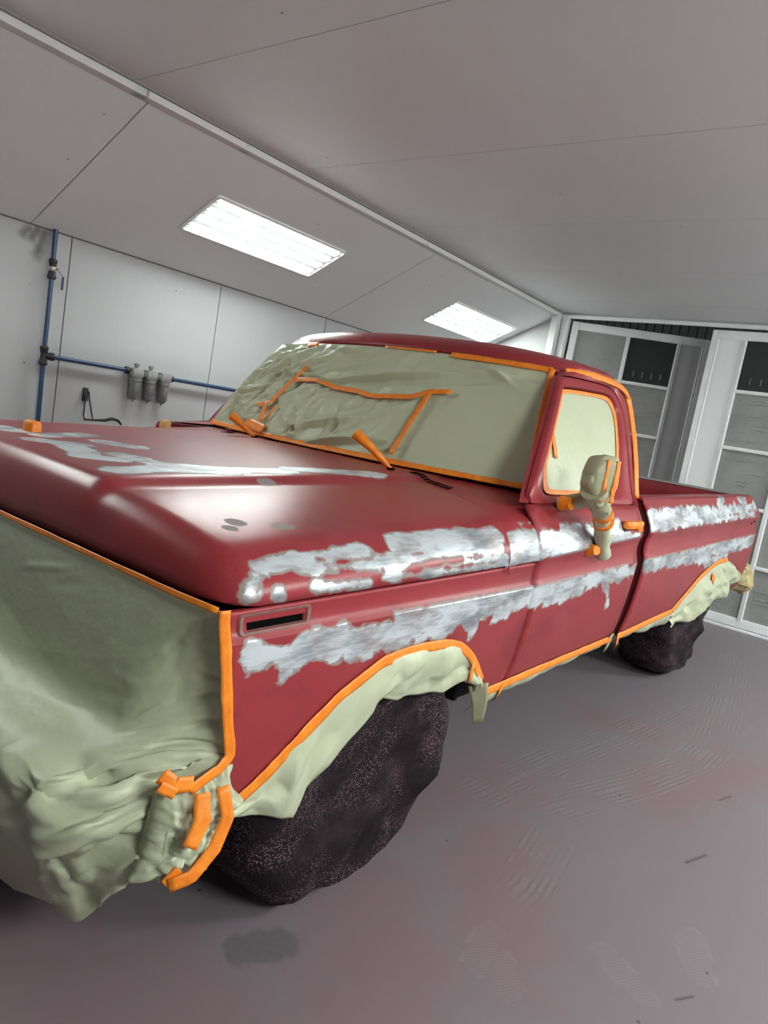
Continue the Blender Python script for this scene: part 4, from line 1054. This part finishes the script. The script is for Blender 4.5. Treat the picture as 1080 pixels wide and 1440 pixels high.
th = arch_skirt('wheel_arch_paper', 'pale green paper skirt taped along the rear wheel arch',
    [(2.815, .522), (2.933, .597), (3.162, .703), (3.40, .762), (3.55, .779), (3.709, .782), (3.80, .775)],
    [(2.90, .414), (3.15, .422), (3.40, .430), (3.60, .455), (3.80, .485), (4.15, .545), (4.45, .60)],
    [(.985, 4.44, .60), (.97, 3.90, .475), (.90, 4.05, .44), (.90, 4.45, .47)], 6, base, (.07, 5, 2))
ribbon('tape_strip', [W(1.004, 3.42, .70), W(1.006, 3.50, .655)], nx, .05, M_TAPE, th)
place(th, base)
# rocker strips
def rocker(label, tape_l, low_l, seed, base):
    th = sheet_thing('rocker_masking_paper', label, base=base); n, m = 60, 8
    A = resample([Vector((0, *p)) for p in tape_l], n); B = resample([Vector((0, *p)) for p in low_l], n); P = np.zeros((n, m, 3))
    for i in range(n):
        for j in range(m):
            q = j/(m-1); p = A[i].lerp(B[i], q); P[i, j] = W(side_u(p.y, A[i].z)+.003 - .03*q*q, p.y, p.z)
    P = crumple(P, .014, 9, seed, lambda a, b: min(1, b*3), 2)
    solid(new_obj('paper_sheet', P.reshape(-1, 3), grid_faces(n, m, flip=True), M_PAPER, th, True, 30), .0015, 0)
    ribbon('edge_tape', [W(side_u(y, z)+.004, y, z) for y, z in tape_l], nx, .028, M_TAPE, th, n=50)
    return th
base = W(.96, 1.2, .47)
th = rocker('long pale green paper strip taped below the door', [(.60, .500), (.77, .505), (1.23, .508), (1.86, .508)], [(.615, .432), (.77, .438), (1.23, .440), (1.5, .452), (1.83, .462)], 3, base)
ribbon('tape_strip', [W(.965, .775, .505), W(.955, .79, .46), W(.935, .80, .435)], nx, .03, M_TAPE, th)
ribbon('tape_strip', [W(.965, 1.845, .53), W(.955, 1.855, .47), W(.945, 1.86, .435)], nx, .05, M_PAPER2, th)
place(th, base)
base = W(.96, 2.3, .47)
th = rocker('short pale green paper strip taped below the truck bed ahead of the rear wheel', [(1.945, .500), (2.3, .512), (2.815, .524)], [(1.97, .452), (2.3, .448), (2.88, .425)], 8, base)
ribbon('tape_strip', [W(.968, 1.93, .525), W(.965, 1.95, .46), W(.955, 1.965, .44)], nx, .035, M_TAPE, th)
place(th, base)

# big sheet over grille and front bumper
base = W(0, -.75, .2); fp = sheet_thing('front_masking_paper', 'large crumpled sheet of green masking paper over the grille and front bumper', base=base)
def fbot(u): return ip(abs(u), [(0, .09), (.45, .10), (.58, .125), (.74, .20), (.83, .245), (.90, .285), (.95, .34), (1.0, .40)])
CEN = [(-.580, .956), (-.598, .88), (-.612, .80), (-.625, .72), (-.645, .66), (-.70, .63), (-.78, .605), (-.825, .56), (-.81, .46)]
def edge_prof(t):
    pts = [(0, -.574, .956), (.15, -.562, .892), (.3, -.540, .79), (.42, -.522, .70), (.52, -.508, .64), (.6, -.545, .612), (.7, -.60, .58), (.82, -.64, .52), (1, -.645, .42)]
    for a, b in zip(pts, pts[1:]):
        if t <= b[0]: k = (t-a[0])/(b[0]-a[0]); return (a[1]+(b[1]-a[1])*k, a[2]+(b[2]-a[2])*k)
    return pts[-1][1:]
n, m = 320, 180; P = np.zeros((n, m, 3))
cl_ = [(k/8*.75, *c) for k, c in enumerate(CEN)]
for i in range(n):
    u = -1 + 2*(i/(n-1)); k = max(0, min(1, (abs(u)-.82)/.18)); k = k*k*(3-2*k)
    for j in range(m):
        t = j/(m-1)
        yc_ = hermite(t, [(a, b) for a, b, c in cl_] + [(1, -.665)]); zc_ = hermite(t, [(a, c) for a, b, c in cl_] + [(1, fbot(min(abs(u), .93)))])
        ye, ze = edge_prof(t)
        P[i, j] = W(u*(.995 + .012*max(0, t-.55)), yc_*(1-k)+ye*k, zc_*(1-k)+ze*k)
FF = [((.35, .52), (.96, .30), .14, .012), ((.45, .50), (.90, .80), .06, .022), ((.30, .62), (.80, .92), .08, .014), ((-.2, .3), (.6, .62), .16, .010), ((0, .12), (.7, .40), .16, .010), ((-.6, .4), (.2, .9), .18, .012),
      ((.84, .50), (.90, .62), .024, .018), ((.90, .62), (.98, .56), .024, -.014), ((.84, .52), (.97, .66), .03, .014), ((.80, .60), (.93, .72), .028, .018), ((.86, .74), (.97, .70), .026, -.014), ((.90, .78), (.99, .90), .026, .014),
      ((.84, .80), (.86, .99), .026, .022), ((.79, .84), (.90, .80), .024, .012), ((.92, .34), (.995, .31), .018, .010), ((.93, .42), (.995, .40), .02, .014), ((.90, .46), (.99, .49), .02, .014), ((.94, .25), (.995, .28), .014, .008), ((.88, .14), (.99, .20), .03, .006)]
for _ in range(44):
    t0 = rg_.uniform(.08, .98); u0 = rg_.uniform(.78, .99) if t0 > .45 else rg_.uniform(.9, .99); L = rg_.uniform(.05, .16); a_ = rg_.uniform(0, math.pi)
    FF.append(((u0, t0), (u0 - L*abs(math.cos(a_)), t0 + L*math.sin(a_)*.7), rg_.uniform(.010, .020), rg_.choice((-1, 1))*rg_.uniform(.004, .010)*(1 if t0 > .45 else .5)))
for _ in range(26):
    t0 = rg_.uniform(.05, .9); u0 = rg_.uniform(-.9, .8); L = rg_.uniform(.08, .3); a_ = rg_.gauss(.6, .5)
    FF.append(((u0, t0), (u0 + L*math.cos(a_), t0 - L*math.sin(a_)*.6), rg_.uniform(.012, .03), rg_.choice((-1, 1))*rg_.uniform(.002, .005)))
rz = lambda a, b: min(1, b/.05, (1-a)/.02)*(.05 + max(0, min(1, (a-.84)/.10))*max(0, min(1, (b-.42)/.15)))
P = crumple(P, .030, 14, 12, rz, 1, None, 0)
P = crumple(P, .060, 6, 9, rz, 1, lambda a, b: ridge(-1+2*a, b, FF)*min(1, b/.06, (1-a)/.015))
solid(new_obj('paper_sheet', P.reshape(-1, 3), grid_faces(n, m, flip=False), M_PAPER, fp, True, 180), .0015, 0)
# crumpled pouch round the bumper end
n, m = 90, 80; Q = np.zeros((n, m, 3))
for i in range(n):
    for j in range(m):
        a, b = -1 + 2*i/(n-1), -1 + 2*j/(m-1)
        r = max(0, 1-abs(a)**2.6)*max(0, 1-abs(b)**2.6)
        yy = -.575 + .088*a + .02*b; zz = .520 + .088*b - .02*(1-a)/2
        Q[i, j] = W(.955 + .075*r**.45, yy, zz)
Q = crumple(Q, .045, 14, 4, lambda a, b: min(1, 5*min(a, 1-a, b, 1-b)+.25), 3)
solid(new_obj('bumper_end_wrap', Q.reshape(-1, 3), grid_faces(n, m, flip=False), M_PAPER, fp, True, 180), .0015, 0)
ribbon('edge_tape', [W(u, -.586 + .010*max(0, abs(u)-.9)/.1, .957) for u in lin(-1, .985, 60)], lambda p: (0, -.95, .3), .013, M_TAPE, fp, n=100, lift=.004)
ribbon('edge_tape', [W(.996, y, z) for y, z in [(-.580, .965), (-.578, .94), (-.566, .892), (-.553, .83), (-.541, .77), (-.530, .72), (-.516, .67), (-.512, .645), (-.535, .625), (-.575, .612), (-.60, .60)]], lambda p: (1, -.25, 0), .024, M_TAPE, fp, n=50, lift=.006)
for l, wd in (([(1.020, -.595, .608), (1.034, -.60, .56), (1.036, -.625, .515)], .030), ([(1.02, -.545, .605), (1.038, -.540, .55), (1.040, -.565, .49), (1.036, -.61, .445), (1.02, -.645, .435)], .026), ([(.975, -.655, .640), (.99, -.635, .620), (1.0, -.60, .618)], .030), ([(.985, -.665, .625), (.995, -.635, .605)], .022), ([(1.02, -.62, .455), (1.015, -.645, .430)], .03)):
    ribbon('tape_strip', [W(*p) for p in l], lambda p: (1, -.5, .2), wd, M_TAPE, fp, lift=.010, n=16)
place(fp, base)

# cloth covers over the right hand wheels
def wheel_cover(label, yc, R, seed):
    base = Vector((.95, yc, 0)); o = empty('wheel_cover', TM @ base, PHI); tag(o, label, 'wheel cover', 'black cloth wheel covers')
    prof = [(1.100, .0), (1.105, .10), (1.118, .20), (1.128, .28), (1.128, R-.08), (1.112, R-.035), (1.08, R-.006), (1.03, R+.004), (.95, R+.006), (.87, R+.003), (.81, R-.01), (.775, R-.05), (.77, R-.12)]
    prof = resample([Vector((x, r, 0)) for x, r in prof], 44); n = 130; V = []
    for p in prof:
        for k in range(n):
            q = 2*math.pi*k/n; s, c = math.sin(q), math.cos(q); z0 = .405 + p.y*c; y0 = p.y*s
            pt = Vector((p.x*2.2, y0*2.2, z0*2.2)) + Vector((seed*3.3, 0, seed))
            f = max(0, min(1, p.y/.2)); w = fold(pt*1.1)*.040 + fold(pt*2.4)*.020 + fold(pt*6)*.006
            sag = .015*(1-2*abs(math.sin(z0*15 - 3*y0 + 2.0*noise.noise(pt*.9))))*max(0, min(1, (.55-z0)/.3))
            dx = (w + sag)*f; dr = (w*.8)*f
            V.append((p.x + dx - .95, y0*(1+dr/.4), max(.045 + .05*max(0, y0*1.2) + .012*noise.noise(pt*4), z0 + dr*c*.5)))
    F = grid_faces(len(prof), n, cj=True)
    new_obj('cover_cloth', V, F, M_COVER, o, True, 60)
    return o
wheel_cover('dusty black cloth cover over the front wheel under the paper skirt', .10, .44, 1)
wheel_cover('dusty black cloth cover over the rear wheel by the filter doors', 3.50, .43, 4)
